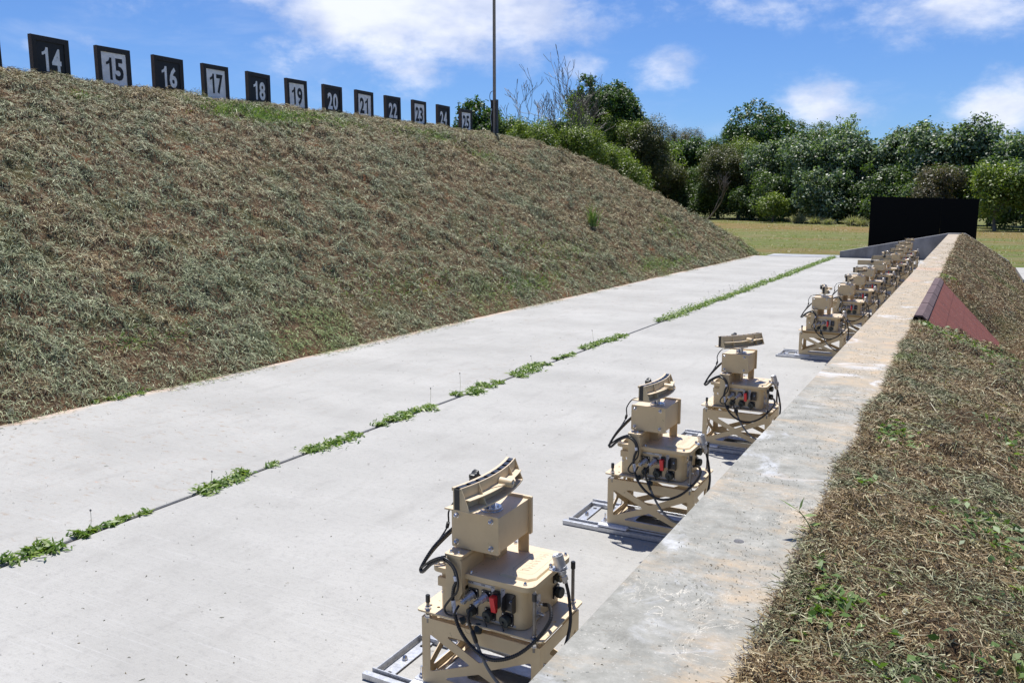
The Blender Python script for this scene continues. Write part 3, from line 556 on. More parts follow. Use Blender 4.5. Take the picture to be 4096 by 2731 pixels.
n = 2600; X = -5.9 + 5.2 * RNG.random(n); Y = 1 + 20 * RNG.random(n) ** 1.4; flecks('slab_litter', X, Y, .004, .006 + .02 * RNG.random(n) ** 3, .002 + .002 * RNG.random(n), M_fleck, 'sparse dry grass flecks scattered on the concrete strips')

# weeds in the joint: leafy clumps
def clump(name, y0, y1, n, hgt, wid, m=M_weed, parent=None, x0=-3.608):
    k = int(max(2, (y1 - y0) / .07)); cy = np.linspace(y0, y1, k) + RNG.normal(size=k) * .02; cx0 = x0 + RNG.normal(size=k) * wid * .35
    i = RNG.integers(0, k, n); amp = .5 + .8 * RNG.random(k)
    C = np.stack([cx0[i] + RNG.normal(size=n) * wid * .42 * amp[i], np.clip(cy[i] + RNG.normal(size=n) * .025, y0 - .03, y1 + .03), .006 + np.abs(RNG.normal(size=n)) * hgt * .42 * amp[i]], 1)
    Nn = np.stack([RNG.normal(size=n) * .6, RNG.normal(size=n) * .6 - .2, np.full(n, 1.)], 1); Nn /= np.linalg.norm(Nn, axis=1, keepdims=True)
    return leaves(name, C, Nn, .028 + .032 * RNG.random(n), .009 + .008 * RNG.random(n), m, parent)
def stalks(y0, y1, n, parent, h=.16):
    b = B()
    for i in range(n):
        if parent: b = B()
        y = random.uniform(y0, y1); x = -3.61 + random.uniform(-.05, .05); l = Vector((random.uniform(-.05, .03), random.uniform(-.03, .03), h * random.uniform(.6, 1.2)))
        b.tube([(x, y, 0), Vector((x, y, 0)) + l * .5 + Vector((.006, 0, 0)), Vector((x, y, 0)) + l], .0012, M_plume, 4, 2); b.lathe(Vector((x, y, 0)) + l, (0, 0, 1), [(-.006, .002), (0, .006), (.006, .002)], M_dull, 6)
        if parent: pp(b.build('seed_stalk', smooth=0), parent)
    return None if parent else b.build('seed_stalk', smooth=0)
WL = ['leafy weed clump in the joint at the left edge of the photo', 'thick weed clump beside the joint, next in from the photo edge', 'small weed sprouts in the joint after the two left edge clumps', 'thin string of little weeds in the joint before a long bare stretch of gap',
      'bushy weed clump with a single tall stalk, between the two long bare stretches of joint', 'tiny isolated weed sprig in the dark joint', 'wide low weed clump spreading left from the joint near the middle of the slab', 'large leafy weed clump in the joint left of the nearest machine head',
      'dense tall weed clump in the joint, first beyond the middle of the photo', 'dense weed clump in the joint just beyond the middle one', 'short weed tuft in the joint ahead of a longer green run', 'long low weed clump just before the last bare gap of joint']
for i, (a, b_, n, hh, ww) in enumerate(((1.35, 2.25, 560, .05, .07), (2.17, 2.34, 260, .06, .09), (2.42, 2.55, 110, .03, .045), (2.56, 2.70, 80, .025, .03), (3.02, 3.42, 420, .05, .07), (3.56, 3.64, 40, .02, .03), (3.86, 4.42, 420, .04, .09), (4.6, 5.38, 560, .05, .08), (5.68, 6.38, 620, .06, .09), (6.58, 7.35, 680, .065, .10), (7.6, 8.02, 200, .04, .06), (8.2, 9.6, 800, .05, .08))):
    r_ = empty('weed_clump', (-3.61, (a + b_) / 2, 0)); tag(r_, WL[i], 'weed clump', 'weed clumps growing in the slab joint')
    m_ = (a + b_) / 2; o = clump('foliage', m_ - (m_ - a) * .8, m_ + (b_ - m_) * .8, n, hh * .5, ww); pp(o, r_); 
    if i in (0, 2, 4, 7, 8, 9, 11): stalks(a, b_, 1, r_, .13 if i < 7 else .2)
o = clump('joint_weeds', 10.8, 26.9, 8500, .07, .09); tag(o, 'continuous green strip of weeds filling the far half of the slab joint', 'weeds', kind='stuff')
st_ = stalks(13, 24, 34, None, .16); st_.name = 'weed_stalks'; tag(st_, 'thin seed stalks rising from the far green weed strip', 'weeds', kind='stuff')
o = clump('slab_edge_weeds', 4.15, 4.6, 170, .035, .06, x0=-6.0); tag(o, 'bright green weed patch at the foot of the embankment on the slab edge', 'weeds')
# field grass tufts
n = 90000; X = -45 + 55 * RNG.random(n); Y = 27.3 + 62 * RNG.random(n) ** 1.5; hz = fbm(X * .5, Y * .5, 3); ok = (hz > .45) & (Y < 76 + (3.3 - X) * 1.2) & ~((X > -5.7) & (X < -3.4) & (Y < 28.3)); X, Y = X[ok], Y[ok]; ok = h_left(X, Y, False) < .02; X, Y = X[ok], Y[ok]; n = len(X); P, Nn = surf(h_field, X, Y); dist = np.hypot(X, Y)
o = blades('field_grass', P, Nn, .05 + .08 * RNG.random(n), (.006 + .006 * RNG.random(n)) * (.5 + dist * .035), 2.0, M_field_tuft, curl=.5); tag(o, 'low patchy grass tufts growing over the red earth field', 'grass', kind='stuff')

# ------------------------------------------------------------------ range number boards
WORDS = 'thirteen fourteen fifteen sixteen seventeen eighteen nineteen twenty twenty-one twenty-two twenty-three twenty-four twenty-five'.split()
def board(num, y0, z1, lab):
    """board faces +X, left edge at y0, top at z1"""
    r_ = empty('number_board', (-12.2, y0 + .3, z1 - 1.0)); black = num % 2 == 0; W_, H_ = .60, .70; fw_ = .078
    tag(r_, lab, 'number sign', 'numbered boards standing along the embankment crest')
    r_.rotation_euler = (R(random.uniform(-.6, .6)), 0, R(random.uniform(-1.5, 1.5))); mp = lambda u, v, t: (t, u - .3, v + 1.0 - H_)
    B().plate([(0, 0), (W_, 0), (W_, H_), (0, H_)], [[(fw_, fw_), (W_ - fw_, fw_), (W_ - fw_, H_ - fw_), (fw_, H_ - fw_)]], mp, -.05, .010, M_sfrm).build('frame', r_, smooth=0, bevel=.003)
    B().plate([(fw_ + .001, fw_ + .001), (W_ - fw_ - .001, fw_ + .001), (W_ - fw_ - .001, H_ - fw_ - .001), (fw_ + .001, H_ - fw_ - .001)], [], mp, -.03, -.005, M_sblk if black else M_swht).build('panel', r_, smooth=0)
    B().box(-.048, .028, -.306, -.3005, 1.0 - H_, .998, M_sedge).build('side_board', r_, smooth=0)
    for y in (-.22, .22): B().box(-.15, -.052, y - .045, y + .045, -.7, .28, M_sfrm).build('post', r_, smooth=0)
    M = Matrix.Translation((-.0035, .006, 1.0 - .325)) @ Matrix.Rotation(R(90), 4, 'Z') @ Matrix.Rotation(R(90), 4, 'X')
    sq = .150; xs_ = -.165 if str(num)[0] != '1' else -.150
    one = [(.062, 0), (.105, 0), (.105, .34), (.070, .34), (.062, .305), (.040, .280), (.006, .266), (.006, .224), (.036, .234), (.062, .252)]
    x_ = xs_
    for ch in str(num):
        if ch == '1': B().plate(one, [], lambda u, v, t: (t, x_ + .006 + u, 1.0 - .495 + v), -.005, -.0025, M_swht if black else M_sblk).build('numeral', r_, smooth=0); x_ += .160
        else:
            lt = lettering(ch, .5, r_, Matrix(), M_swht if black else M_sblk, .001, .015, 'numeral'); co = np.empty(len(lt.data.vertices) * 3); lt.data.vertices.foreach_get('co', co); co = co.reshape(-1, 3); w0, h0 = np.ptp(co[:, 0]), np.ptp(co[:, 1])
            M2 = Matrix.Translation((-.0035, x_ + sq / 2 + .004, 1.0 - .325)) @ Matrix.Rotation(R(90), 4, 'Z') @ Matrix.Rotation(R(90), 4, 'X')
            lt.data.transform(M2 @ Matrix.Diagonal((sq / w0, .34 / h0, 1, 1)) @ Matrix.Translation((-(co[:, 0].max() + co[:, 0].min()) / 2, -(co[:, 1].max() + co[:, 1].min()) / 2, 0))); x_ += sq + .022
q2 = [.2005, .201, .202, .203, .204, .204, .205, .206, .207, .207, .208, .208, .208]
for i in range(13):
    num = 13 + i; y = 12.2 * (.641 + .0871 * (i - 1)) + .0; z1 = 1.55 + 12.2 * q2[i]
    y = 12.2 * ([.556, .641, .728, .813, .898, .983, 1.069, 1.158, 1.246, 1.334, 1.422, 1.511, 1.602][i])
    board(num, y, z1, ('sliver of a black framed crest board cut off by the left edge of the photo' if num == 13 else 'black framed crest board reading %s in %s numerals on %s' % (WORDS[num - 13], 'pale' if num % 2 == 0 else 'black', 'black' if num % 2 == 0 else 'pale grey')))
# lamp pole with post
r_ = empty('tall_pole', (-12.3, 21.55, 3.2)); tag(r_, 'tall thin weathered pole strapped to a dark steel post, rising out of frame', 'pole')
B().lathe((0, 0, -.6), (0, 0, 1), [(0, .048), (3, .045), (9, .036)], M_pole, 12).build('pole', r_)
pb = B().box(-.095, .095, .052, .062, -.6, 1.33, M_post).box(-.095, -.085, -.05, .052, -.6, 1.33, M_post).box(.085, .095, -.05, .052, -.6, 1.33, M_post); pb.M = Matrix.Identity(4); pb.build('steel_post', r_, smooth=0)
B().tube([(-.10, -.02, 1.25), (-.13, -.04, 1.40), (-.10, -.05, 1.52), (-.04, -.03, 1.57)], .009, M_cab, 6).build('cable', r_)
B().tube([(-.06, -.05, 1.0), (-.09, -.07, .85), (-.06, -.05, .6)], .007, M_alu, 6).lathe((-.06, -.06, 1.05), (0, 0, 1), [(-.03, .02), (.03, .02)], M_alu, 8).build('strap', r_)

# ------------------------------------------------------------------ trees
def crown(rx, ry, z0, z1, kind, n, lobes=9, leaf=(.24, .17), sprigs=3, fill=.0, seed=0):
    rg = np.random.default_rng(seed); H_ = z1 - z0; C = []
    for i in range(lobes):
        a = rg.random() * 2 * np.pi; t = rg.random(); rr = rg.random() ** .5 * .62
        zc = z0 + H_ * (.22 + .62 * t); k_ = math.sqrt(max(.12, 1 - ((zc - z0) / H_ - .42) ** 2 * 2.2)); C.append((math.cos(a) * rx * rr * k_, math.sin(a) * ry * rr * k_, zc,   .26 + .34 * rg.random() ** 1.5))
    C.append((0, 0, z1 - H_ * .30, .46))
    for i in range(sprigs):
        a = rg.random() * 2 * np.pi; C.append((math.cos(a) * rx * .6, math.sin(a) * ry * .6, z1 - H_ * (.04 + .30 * rg.random()), .12 + .12 * rg.random()))
    C = np.array(C); wts = C[:, 3] ** 2; idx = rg.choice(len(C), n, p=wts / wts.sum()); d = rg.normal(size=(n, 3)); d[:, 2] = d[:, 2] * .9 + .25; d /= np.linalg.norm(d, axis=1, keepdims=True)
    # twig clusters: leaves gather round shared directions
    nc = max(20, n // 22); cl = rg.normal(size=(nc, 3)); cl[:, 2] += .25; cl /= np.linalg.norm(cl, axis=1, keepdims=True); ci = rg.integers(0, nc, n)
    cidx = rg.choice(len(C), nc, p=wts / wts.sum()); rc = .72 + .36 * rg.random(nc); use = rg.random(n) < .72; idx = np.where(use, cidx[ci], idx)
    dd = np.where(use[:, None], cl[ci], d); rad = np.where(use, rc[ci], .6 + .42 * rg.random(n))
    S = np.stack([rx * C[idx, 3], ry * C[idx, 3], np.minimum(H_ * .5, (rx + ry) * .62) * C[idx, 3] * 1.05], 1)
    P = C[idx, :3] + dd * rad[:, None] * S + rg.normal(size=(n, 3)) * np.where(use, .20, .09)[:, None] * min(1, rx * .4 + .25)
    P[:, 2] = np.where(P[:, 2] < z0, z0 + (z0 - P[:, 2]) * .4, P[:, 2])
    Nn = dd * .7 + rg.normal(size=(n, 3)) * .55 + np.array([[0, 0, .5]]); Nn /= np.linalg.norm(Nn, axis=1, keepdims=True)
    return P, Nn, C
def tree(name, x, y, top, wd, kind, label, n=None, z0=None, cat='tree', leaf=None, seed=0, group='trees along the edge of the field', trunkh=None):
    global RNG
    r_ = empty(name, (x, y, -.1)); tag(r_, label, cat, group); z0 = .25 if z0 is None else z0; H_ = top - z0
    lf = leaf or {'bigleaf': .32, 'silver': .28, 'open': .28, 'light': .20, 'bush': .23, 'olive': .18, 'dull': .16}[kind]
    area = 2 * math.pi * wd * (H_ * .8 + wd); n = n or int(min(60000, area / (lf * lf * .36) * 3.2)); 
    if kind == 'open': n = int(n * .22)
    P, Nn, C = crown(wd * (1.45 if kind == 'silver' else 1.25), wd * (1.45 if kind == 'silver' else 1.25), z0, top, kind, n, lobes=int(6 + H_ * .9), sprigs=8, seed=seed)
    keep = RNG; RNG = np.random.default_rng(seed + 99); L = lf * (.7 + .6 * RNG.random(n)); o = leaves('crown', P, Nn, L, L * (.62 if kind in ('bigleaf', 'silver') else .42), LEAF[kind], r_); RNG = keep
    b = B(); rt = .05 + .018 * top; tz = z0 + H_ * .45
    b.tube([(0, 0, 0), (.1 * wd * random.uniform(-1, 1), .1 * wd, tz * .5), (0, 0, tz), (0, 0, top - H_ * .3)], lambda t: rt * (1 - .8 * t), M_bark, 7, 3)
    for c in C[:: 1 if kind == 'open' else 2]:
        s0 = Vector((0, 0, z0 + (c[2] - z0) * .45)); e = Vector((c[0], c[1], c[2])); b.tube([s0, s0.lerp(e, .5) + Vector((random.uniform(-.2, .2), random.uniform(-.2, .2), .1)), e], lambda t: rt * .42 * (1 - .75 * t), M_bark, 5, 3)
    b.build('trunk', r_); return r_
TR = [(-42.7, 72.3, 11.3, 2.3, 'bigleaf', 'round leaved dark tree directly behind the pole and board 25'), (-45.2, 64, 9.6, .7, 'bush', 'little leafy treetop peeping between boards 23 and 24'),
 (-39.2, 71.6, 9.9, 2.0, 'bush', 'dark green tree top just right of the tall pole, lower than the bare tree'), (-35.9, 70.6, 9.2, 2.1, 'light', 'feathery light green treetop under the tall bare tree'),
 (-36.5, 77.4, 10.0, 1.7, 'bush', 'dark bushy tree at the foot of the tall bare trunks'), (-34.1, 75.8, 8.9, 2.3, 'light', 'pale green shrubby tree along the embankment crest under the large dark tree'),
 (-39.6, 95.3, 16.2, 4.6, 'bigleaf', 'tallest leafy tree, big dark crown right of the bare tree'), (-38.5, 86.2, 14.2, 2.0, 'open', 'thin open leafy tree tangled with the bare tree'),
 (-35.5, 91.8, 12.0, 2.7, 'light', 'fresh green bushy tree in front of the tallest dark crown'), (-33.4, 91.7, 10.3, 2.6, 'olive', 'dark olive twiggy tree right of the tallest dark crown'),
 (-32.1, 81.2, 7.9, 2.9, 'light', 'yellow green shrubs filling in below the tallest dark tree'), (-34.8, 104.3, 10.4, 2.5, 'open', 'pale flat topped open tree between the olive tree and the brownish tree'),
 (-36.3, 119.9, 12.9, 3.7, 'dull', 'brownish grey twiggy tree in the dip of the treeline left of the round domed tree'), (-29.2, 109.3, 10.3, 3.0, 'bush', 'mid green tree between the brownish tree and the domed tree'),
 (-21.6, 107.0, 12.7, 5.6, 'bigleaf', 'broad dark domed tree with a smooth rounded top'), (-22.6, 100.0, 8.6, 3.8, 'light', 'yellow green tree in front of the broad domed tree'),
 (-16.2, 102.5, 10.9, 3.0, 'bush', 'mid green tree on the right shoulder of the domed tree'), (-12.4, 96.6, 11.2, 1.7, 'open', 'spindly pale green sapling crown sticking up right of the domed tree'),
 (-23.6, 97.1, 7.7, 3.6, 'olive', 'dark olive tree behind the leaning dead branches'), (-18.0, 93.6, 8.0, 3.3, 'silver', 'grey green glossy tree left of the spindly pale sapling, lower than the dome'),
 (-13.2, 86.0, 7.6, 2.9, 'silver', 'glossy grey green tree below the spindly pale sapling'), (-9.8, 84.8, 7.8, 2.7, 'silver', 'glossy grey green tree left of the black screen'),
 (-7.2, 85.1, 8.0, 2.5, 'silver', 'glossy grey green tree above the left edge of the black screen'), (-5.2, 84.5, 8.9, 2.3, 'silver', 'highest grey green crown, with drooping sprigs, above the black screen'),
 (-2.7, 79.6, 7.6, 2.4, 'silver', 'grey green tree above the middle of the black screen'), (-.6, 78.9, 7.9, 2.2, 'silver', 'grey green tree above the right edge of the black screen'),
 (1.1, 77.0, 7.3, 1.6, 'silver', 'grey green tree with a lone sprig, in the dip before the right edge trees'), (3.3, 72.5, 7.0, 2.1, 'silver', 'grey green tree at the right edge of the photo'),
 (5.6, 72.3, 7.6, 2.4, 'silver', 'grey green tree just outside the right edge'),
 (-37.5, 108, 9.6, 3.4, 'bush', 'leafy tree just right of the olive twiggy tree, half hidden by the embankment'), (-34.2, 112, 9.4, 3.6, 'bigleaf', 'dark leafy tree in front of the brownish twiggy crown'), (-27.0, 111, 10.9, 3.2, 'bush', 'mid green tree at the left shoulder of the domed tree'),
 (-16.6, 81.6, 2.6, 1.3, 'light', 'small bright green shrub alone at the foot of the treeline on the field'), (1.2, 61.5, 4.1, 1.5, 'light', 'yellow green bush right of the black screen'),
 (-2.6, 68.5, 4.4, 1.9, 'dull', 'dull brownish bush just above the top of the black screen'), (-12.6, 80.5, 4.6, 2.4, 'silver', 'low grey green bush spilling onto the field left of the black screen'),
 (-28.6, 103.2, 6.0, 3.2, 'bush', 'low dark bush under the brownish twiggy tree'), (-33.0, 97, 6.5, 3.0, 'olive', 'dark low bush at the right foot of the embankment'),
 (4.4, 62, 4.6, 1.8, 'silver', 'low grey green bush at the right edge of the field')]
for i, (x, y, t, wd, kd, lb) in enumerate(TR): tree('leafy_tree' if t > 5 else 'shrub', x, y, t, wd, kd, lb, seed=i * 3 + 1, cat='tree' if t > 5 else 'bush', z0=(.3 if x > -33 else 2.0))
# undergrowth that reads as one mass
PTS = []
line = [(-46, 66), (-40, 76), (-35, 90), (-32, 100), (-25, 96.5), (-18, 88), (-12, 82.5), (-6, 76.5), (-1, 69.5), (4, 63), (11, 57)]
for (x0, y0), (x1, y1) in zip(line, line[1:]):
    k_ = int(math.hypot(x1 - x0, y1 - y0) / 1.3)
    for j in range(k_):
        t = j / k_; PTS.append((x0 + (x1 - x0) * t + random.uniform(-1, 1), y0 + (y1 - y0) * t + random.uniform(-1, 1.5), random.uniform(2.6, 5.2), random.uniform(1.6, 2.6)))
PP, NNn = [], []
for j, (x, y, t, wd) in enumerate(PTS):
    P, Nn, _ = crown(wd, wd, 0.0, t, 'silver', 2600, lobes=6, sprigs=1, seed=500 + j); PP.append(P + np.array([[x, y, 0]])); NNn.append(Nn)
P = np.concatenate(PP); Nn = np.concatenate(NNn); n = len(P); L = .24 * (.7 + .6 * RNG.random(n)); o = leaves('undergrowth', P, Nn, L, L * .55, mat('undergrowth_leaves', fn=f_green([(.016, .034, .010), (.04, .075, .018), (.07, .12, .03), (.11, .165, .05), (.17, .22, .10)]))); tag(o, 'dense dark undergrowth filling the foot of the treeline', 'undergrowth', kind='stuff')
# pale seeding grass tussocks before the trees
for (x, y, t_, lb) in ((-13.8, 78.8, 1.5, 'leftmost pale plumed grass tuft at the foot of the treeline'), (-12.0, 76.6, 1.2, 'broad pale plumed grass tuft left of the black screen'), (-10.7, 75.0, .9, 'shorter pale grass tuft between two plumed ones'), (-8.4, 71.6, 1.4, 'tall pale plumed grass tuft close to the black screen'), (-7.5, 70.0, 1.0, 'green tipped grass tuft touching the left edge of the black screen')):
    tag(tussock('pale_grass_tuft', x, y, -.05, 300, t_ * .7, .022, M_plume, 1.6), lb, 'grass tuft', 'pale seeding grass tufts at the foot of the treeline')
# bare trees
def bare(name, x, y, z, h, label, lean=0, seed=1, stems=3, m=M_dead, r0=.11, spread=.5, cat='bare tree', lv=5, tmin=.017):
    rg = random.Random(seed); r_ = empty(name, (x, y, z)); tag(r_, label, cat); b = B(); tw = B()
    def br(p, d, L, r, l):
        pts = [p]; dd = d.copy()
        for i in range(4):
            dd = (dd + Vector((rg.gauss(0, .13), rg.gauss(0, .13), rg.gauss(.05, .10)))).normalized(); pts.append(pts[-1] + dd * L / 4)
        (b if l > 2 else tw).tube(pts, lambda t: max(r * (1 - .55 * t), tmin), m, 6 if l > 2 else 4, 2)
        if l <= 0: return
        for i in range(3 if l > 1 else 2):
            k_ = rg.choice([2, 3, 4, 4]); ax = Vector((rg.gauss(0, 1), rg.gauss(0, 1), rg.gauss(.3, .5))).normalized()
            nd = (dd + ax * spread * rg.uniform(.8, 1.4)).normalized(); br(pts[k_], nd, L * rg.uniform(.55, .78), r * (1 - .55 * k_ / 4) * .72, l - 1)
    for s in range(stems):
        a = rg.uniform(0, 6.28); d = Vector((math.cos(a) * .22 + lean, math.sin(a) * .2, 1)).normalized(); br(Vector((math.cos(a) * .25 * (stems > 1), math.sin(a) * .2, 0)), d, h * .36, r0 * rg.uniform(.7, 1), lv)
    b.build('trunk', r_, smooth=60); tw.build('twigs', r_, smooth=0); return r_
bare('bare_tree', -38.2, 76.3, 0, 16.8, 'tall leafless tree with several pale stems against the sky', seed=4, stems=3, spread=.52, r0=.22, tmin=.02)
bare('bare_tree', -38.9, 74.2, 2, 7.4, 'small leafless sapling left of the tall bare tree', seed=8, stems=1, r0=.08, lv=3)
bare('dead_tree', -24.8, 88.5, 0, 7.0, 'pale dead tree leaning right in front of the dark treeline', lean=1.5, seed=5, stems=1, r0=.13, lv=4, spread=.45)

# ------------------------------------------------------------------ target lifting machines
def bolt(b, p, d, r, m=M_steel):
    b.lathe(p, d, [(0, r * 1.25), (.0015, r * 1.25), (.0016, r), (r * .9, r), (r * 1.5, r * .75), (r * 1.9, r * .25)], m, 10)
FRONT = lambda y: (lambda u, v, t: (u, t, v))
def truss(w0, w1, z0, z1, s=1.0):
    """cut-outs of a side panel with crossing braces"""
    W_ = w1 - w0; Hh = z1 - z0; P = lambda a, c: (w0 + a * W_, z0 + c * Hh)
    return [rpoly([P(.07, .18), P(.43, .45), P(.07, .76)], .006), rpoly([P(.20, .80), P(.80, .80), P(.50, .53)], .006),
            rpoly([P(.93, .18), P(.57, .45), P(.93, .76)], .006), rpoly([P(.17, .12), P(.83, .12), P(.50, .36)], .006)]
def connector_flange(b, x, z, y, s=.034):
    b.plate(rrect(x - s / 2, x + s / 2, z - s / 2, z + s / 2, .004, 3), [], lambda u, v, t: (u, t, v), y - .004, y, M_flange)
    for a in (-1, 1):
        for c in (-1, 1): b.lathe((x + a * s * .37, y - .004, z + c * s * .37), (0, -1, 0), [(0, .0022), (.0018, .0018)], M_steel, 6)
def make_machine():
    r_ = empty('target_lifter', (0, 0, 0)); group = 'target lifting machines lined up beside the wall'
    tag(r_, 'x', 'target lifter', group)
    # base rails lying on the slab
    for y0 in (-.035, .262):
        b = B()
        b.plate([(y0, 0), (y0 + .026, 0), (y0 + .026, .004), (y0 + .004, .004), (y0 + .004, .016), (y0 + .022, .016), (y0 + .022, .020), (y0, .020)], [], lambda u, v, t: (t, u, v + .0025), -.43 if y0 < 0 else -.40, .40, M_alu)
        b.plate([(y0 + .030, 0), (y0 + .034, 0), (y0 + .034, .030), (y0 + .030, .030)], [], lambda u, v, t: (t, u, v + .0025), -.41, .38, M_alu); b.build('base_rail', r_, smooth=0, bevel=.0008)
    b = B().plate([(0, 0), (.003, 0), (.003, .026), (0, .026)], [], lambda u, v, t: (u - .402, t, v + .0025), .0, .262, M_alu)
    b.plate(rrect(-.388, -.345, .002, .258, .004), [circ(-.367, .225, .010), circ(-.367, .03, .008)], lambda u, v, t: (u, v, t), .006, .009, M_alu); bolt(b, (-.367, .12, .009), (0, 0, 1), .009); b.build('cross_strap', r_, smooth=30)
    b = B().plate(rrect(-.245, .23, .001, .26, .006), [rrect(-.10, .12, .08, .18, .02)], lambda u, v, t: (u, v, t), .036, .040, M_alu)
    for (x, y) in ((-.228, .02), (-.228, .24)):
        bolt(b, (x, y, .040), (0, 0, 1), .008); b.lathe((x, y, .048), (0, 0, 1), [(0, .004), (.028, .004)], M_steel, 8)
    b.build('foot_plate', r_)
    b = B().box(-.245, -.10, -.034, .0, .027, .0365, M_white); b.build('slide_block', r_, smooth=0, bevel=.001)
    # stand
    z0, z1 = .041, .262
    for nm, mp, w0, w1, t0, t1 in (('f', lambda u, v, t: (u, t, v), -.21, .21, .0, .0035), ('b', lambda u, v, t: (u, t, v), -.21, .21, .2765, .28), ('l', lambda u, v, t: (t, u, v), .0038, .2762, -.21, -.2065), ('r', lambda u, v, t: (t, u, v), .0038, .2762, .2065, .21)):
        b = B().plate([(w0, z0), (w1, z0), (w1, z1), (w0, z1)], truss(w0, w1, z0, z1), mp, t0, t1, M_tan)
        if nm in 'fb': y = .0036 if nm == 'f' else .256; b.plate([(-.205, y), (.205, y), (.205, y + .02), (-.205, y + .02)], [], lambda u, v, t: (u, v, t), .2588, .2615, M_tan)
        if nm in 'lr': x = -.2064 if nm == 'l' else .1865; b.box(x, x + .0199, .02, .26, .0415, .0445, M_tan); bolt(b, (x + .01, .06, .0445), (0, 0, 1), .006)
        b.build('side_panel', r_, smooth=0)
    # mounting plate
    hs = [circ(a, c, .0055, 10) for a, c in ((-.195, .03), (-.165, .03), (-.195, .11), (-.195, .2), (.20, .02), (.17, .05), (.20, .12), (.17, .16), (.195, .235))]
    B().plate(rrect(-.222, .222, -.012, .288, .012), hs, lambda u, v, t: (u, v, t), .284, .290, M_tan).build('mounting_plate', r_, smooth=30, bevel=.0008)
    # levelling rods
    for x, y, top in ((-.188, .004, .338), (.190, .003, .430), (.196, .262, .430)):
        b = B(); b.cyl((x, y, .245), (x, y, top - .02), .0055, M_dull, n=10)
        for zz in (.264, .290): b.lathe((x, y, zz), (0, 0, 1), [(0, .012), (.0018, .012), (.0019, .0095), (.010, .0095), (.0105, .007)], M_steel, 6)
        o = b.build('levelling_rod', r_); B().lathe((x, y, top - .024), (0, 0, 1), [(0, .0075), (.022, .0075), (.024, .006)], M_blk, 10).build('rod_cap', o)
    # case
    case = B().plate(rrect(-.156, .152, .018, .266, .028, 7), [], lambda u, v, t: (u, v, t), .2925, .424, M_tan)
    case.box(-.152, -.09, .008, .022, .376, .405, M_tan); case.plate(rpoly([(-.115, .335), (-.115, .42), (-.046, .42), (-.046, .36), (-.06, .335)], .02), [], lambda u, v, t: (u, t, v), -.001, .018, M_tan)
    co = case.build('case', r_, smooth=35, bevel=.003)
    b = B(); 
    b.plate(rrect(-.174, .182, .0, .286, .030, 8), [], lambda u, v, t: (u, v, t), .4245, .441, M_tan)
    lp = [(.052, .036), (.150, .036), (.168, .062), (.168, .235), (.150, .258), (.052, .258)]
    def raised(pts, t0, t1, d):
        c = Vector((.108, .16)); P0 = [Vector(p) for p in pts]; P1 = [p + (c - p).normalized() * d for p in P0]
        V = [(p.x, p.y, t0) for p in P0] + [(p.x, p.y, t1) for p in P1]; n = len(P0); return V, [(i, (i + 1) % n, n + (i + 1) % n, n + i) for i in range(n)] + [tuple(range(n, 2 * n))]
    b.add(*raised(lp, .4405, .4475, .007), M_tan); lo = b.build('lid', co, smooth=30, bevel=.0015)
    for x, y in ((-.158, .020), (-.03, .011), (.152, .017), (.166, .268), (-.02, .276), (-.158, .268)): sb = B(); bolt(sb, (x, y, .4411), (0, 0, 1), .0052); sb.build('lid_screw', co)
    g = B()   # scribed outline and angular maker's strokes on the lid
    def stroke(x0, y0, x1, y1, w_=.0007, z=.4476):
        d = Vector((x1 - x0, y1 - y0, 0)); s = Vector((-d.y, d.x, 0)).normalized() * w_; a = Vector((x0, y0, z)); c = a + d; g.add([a - s, c - s, c + s, a + s], [(0, 1, 2, 3)], M_ink2)
    ol = rrect(.072, .146, .075, .243, .018, 4)
    for p, q in list(zip(ol, ol[1:] + ol[:1]))[: 22]: stroke(*p, *q, .0004)
    rs = random.Random(3)
    for i in range(8):
        y = .088 + i * .019; pts = [(.098 + rs.random() * .02, y + rs.random() * .014) for _ in range(5)]; pts[0] = (.096, y); pts[2] = (.124, y + .012)
        for p, q in zip(pts, pts[1:]): stroke(*p, *q)
    g.build('engraving', co, smooth=0)
    B.OFF = Matrix.Translation((0, -.027, 0))   # front connectors sit on the case face
    for (x, z, n_) in ((-.026, .375, 0), (.020, .378, 1)):
        b = B(); connector_flange(b, x, z, .045); d = Vector((-.42, -.85, -.38)); d.normalize()
        b.lathe((x, .041, z), d, [(0, .0135), (.010, .0135), (.0105, .0120), (.024, .0115), (.0245, .0085), (.034, .0085), (.0345, .0098), (.044, .0095), (.0445, .006), (.048, .0055)], M_alu, 16)
        b.lathe(Vector((x, .041, z)) + d * .034, d, [(0, .0102), (.003, .0102), (.0032, .009), (.0055, .009), (.0057, .0102), (.009, .0102)], M_steel, 12)
        b.build('plug', co)
    for (x, z, s_) in ((-.026, .322, .030), (.033, .322, .038), (.093, .320, .040)):
        b = B(); connector_flange(b, x, z, .045, s_); b.lathe((x, .041, z), (-.25, -1, -.15), [(0, s_ * .40), (.006, s_ * .40), (.0062, s_ * .46), (.018, s_ * .46), (.0195, s_ * .42)], M_cap, 20)
        b.lathe((x - .005, .022, z - .003), (-.25, -1, -.15), [(0, .004), (.005, .003)], M_blk, 8)
        for i in range(7): b.lathe((x - .006 + .001 * i, .019 - .002 * math.sin(i), z - .006 - i * .0048), (1, .2, .3) if i % 2 else (.1, 1, .2), [(-.0008, .0028), (.0008, .0028)], M_flange, 8)
        b.build('dust_cap', co)
    b = B(); b.box(.048, .066, .028, .046, .388, .402, M_flange); b.box(.062, .068, .030, .046, .352, .395, M_flange)
    b.plate(rpoly([(.012, .398), (.034, .398), (.040, .370), (.036, .344), (.026, .344), (.020, .366)], .002), [], lambda u, v, t: (t, u - .006, v - .003), .049, .065, M_red); b.build('red_switch_guard', co, smooth=30, bevel=.001)
    b = B(); 
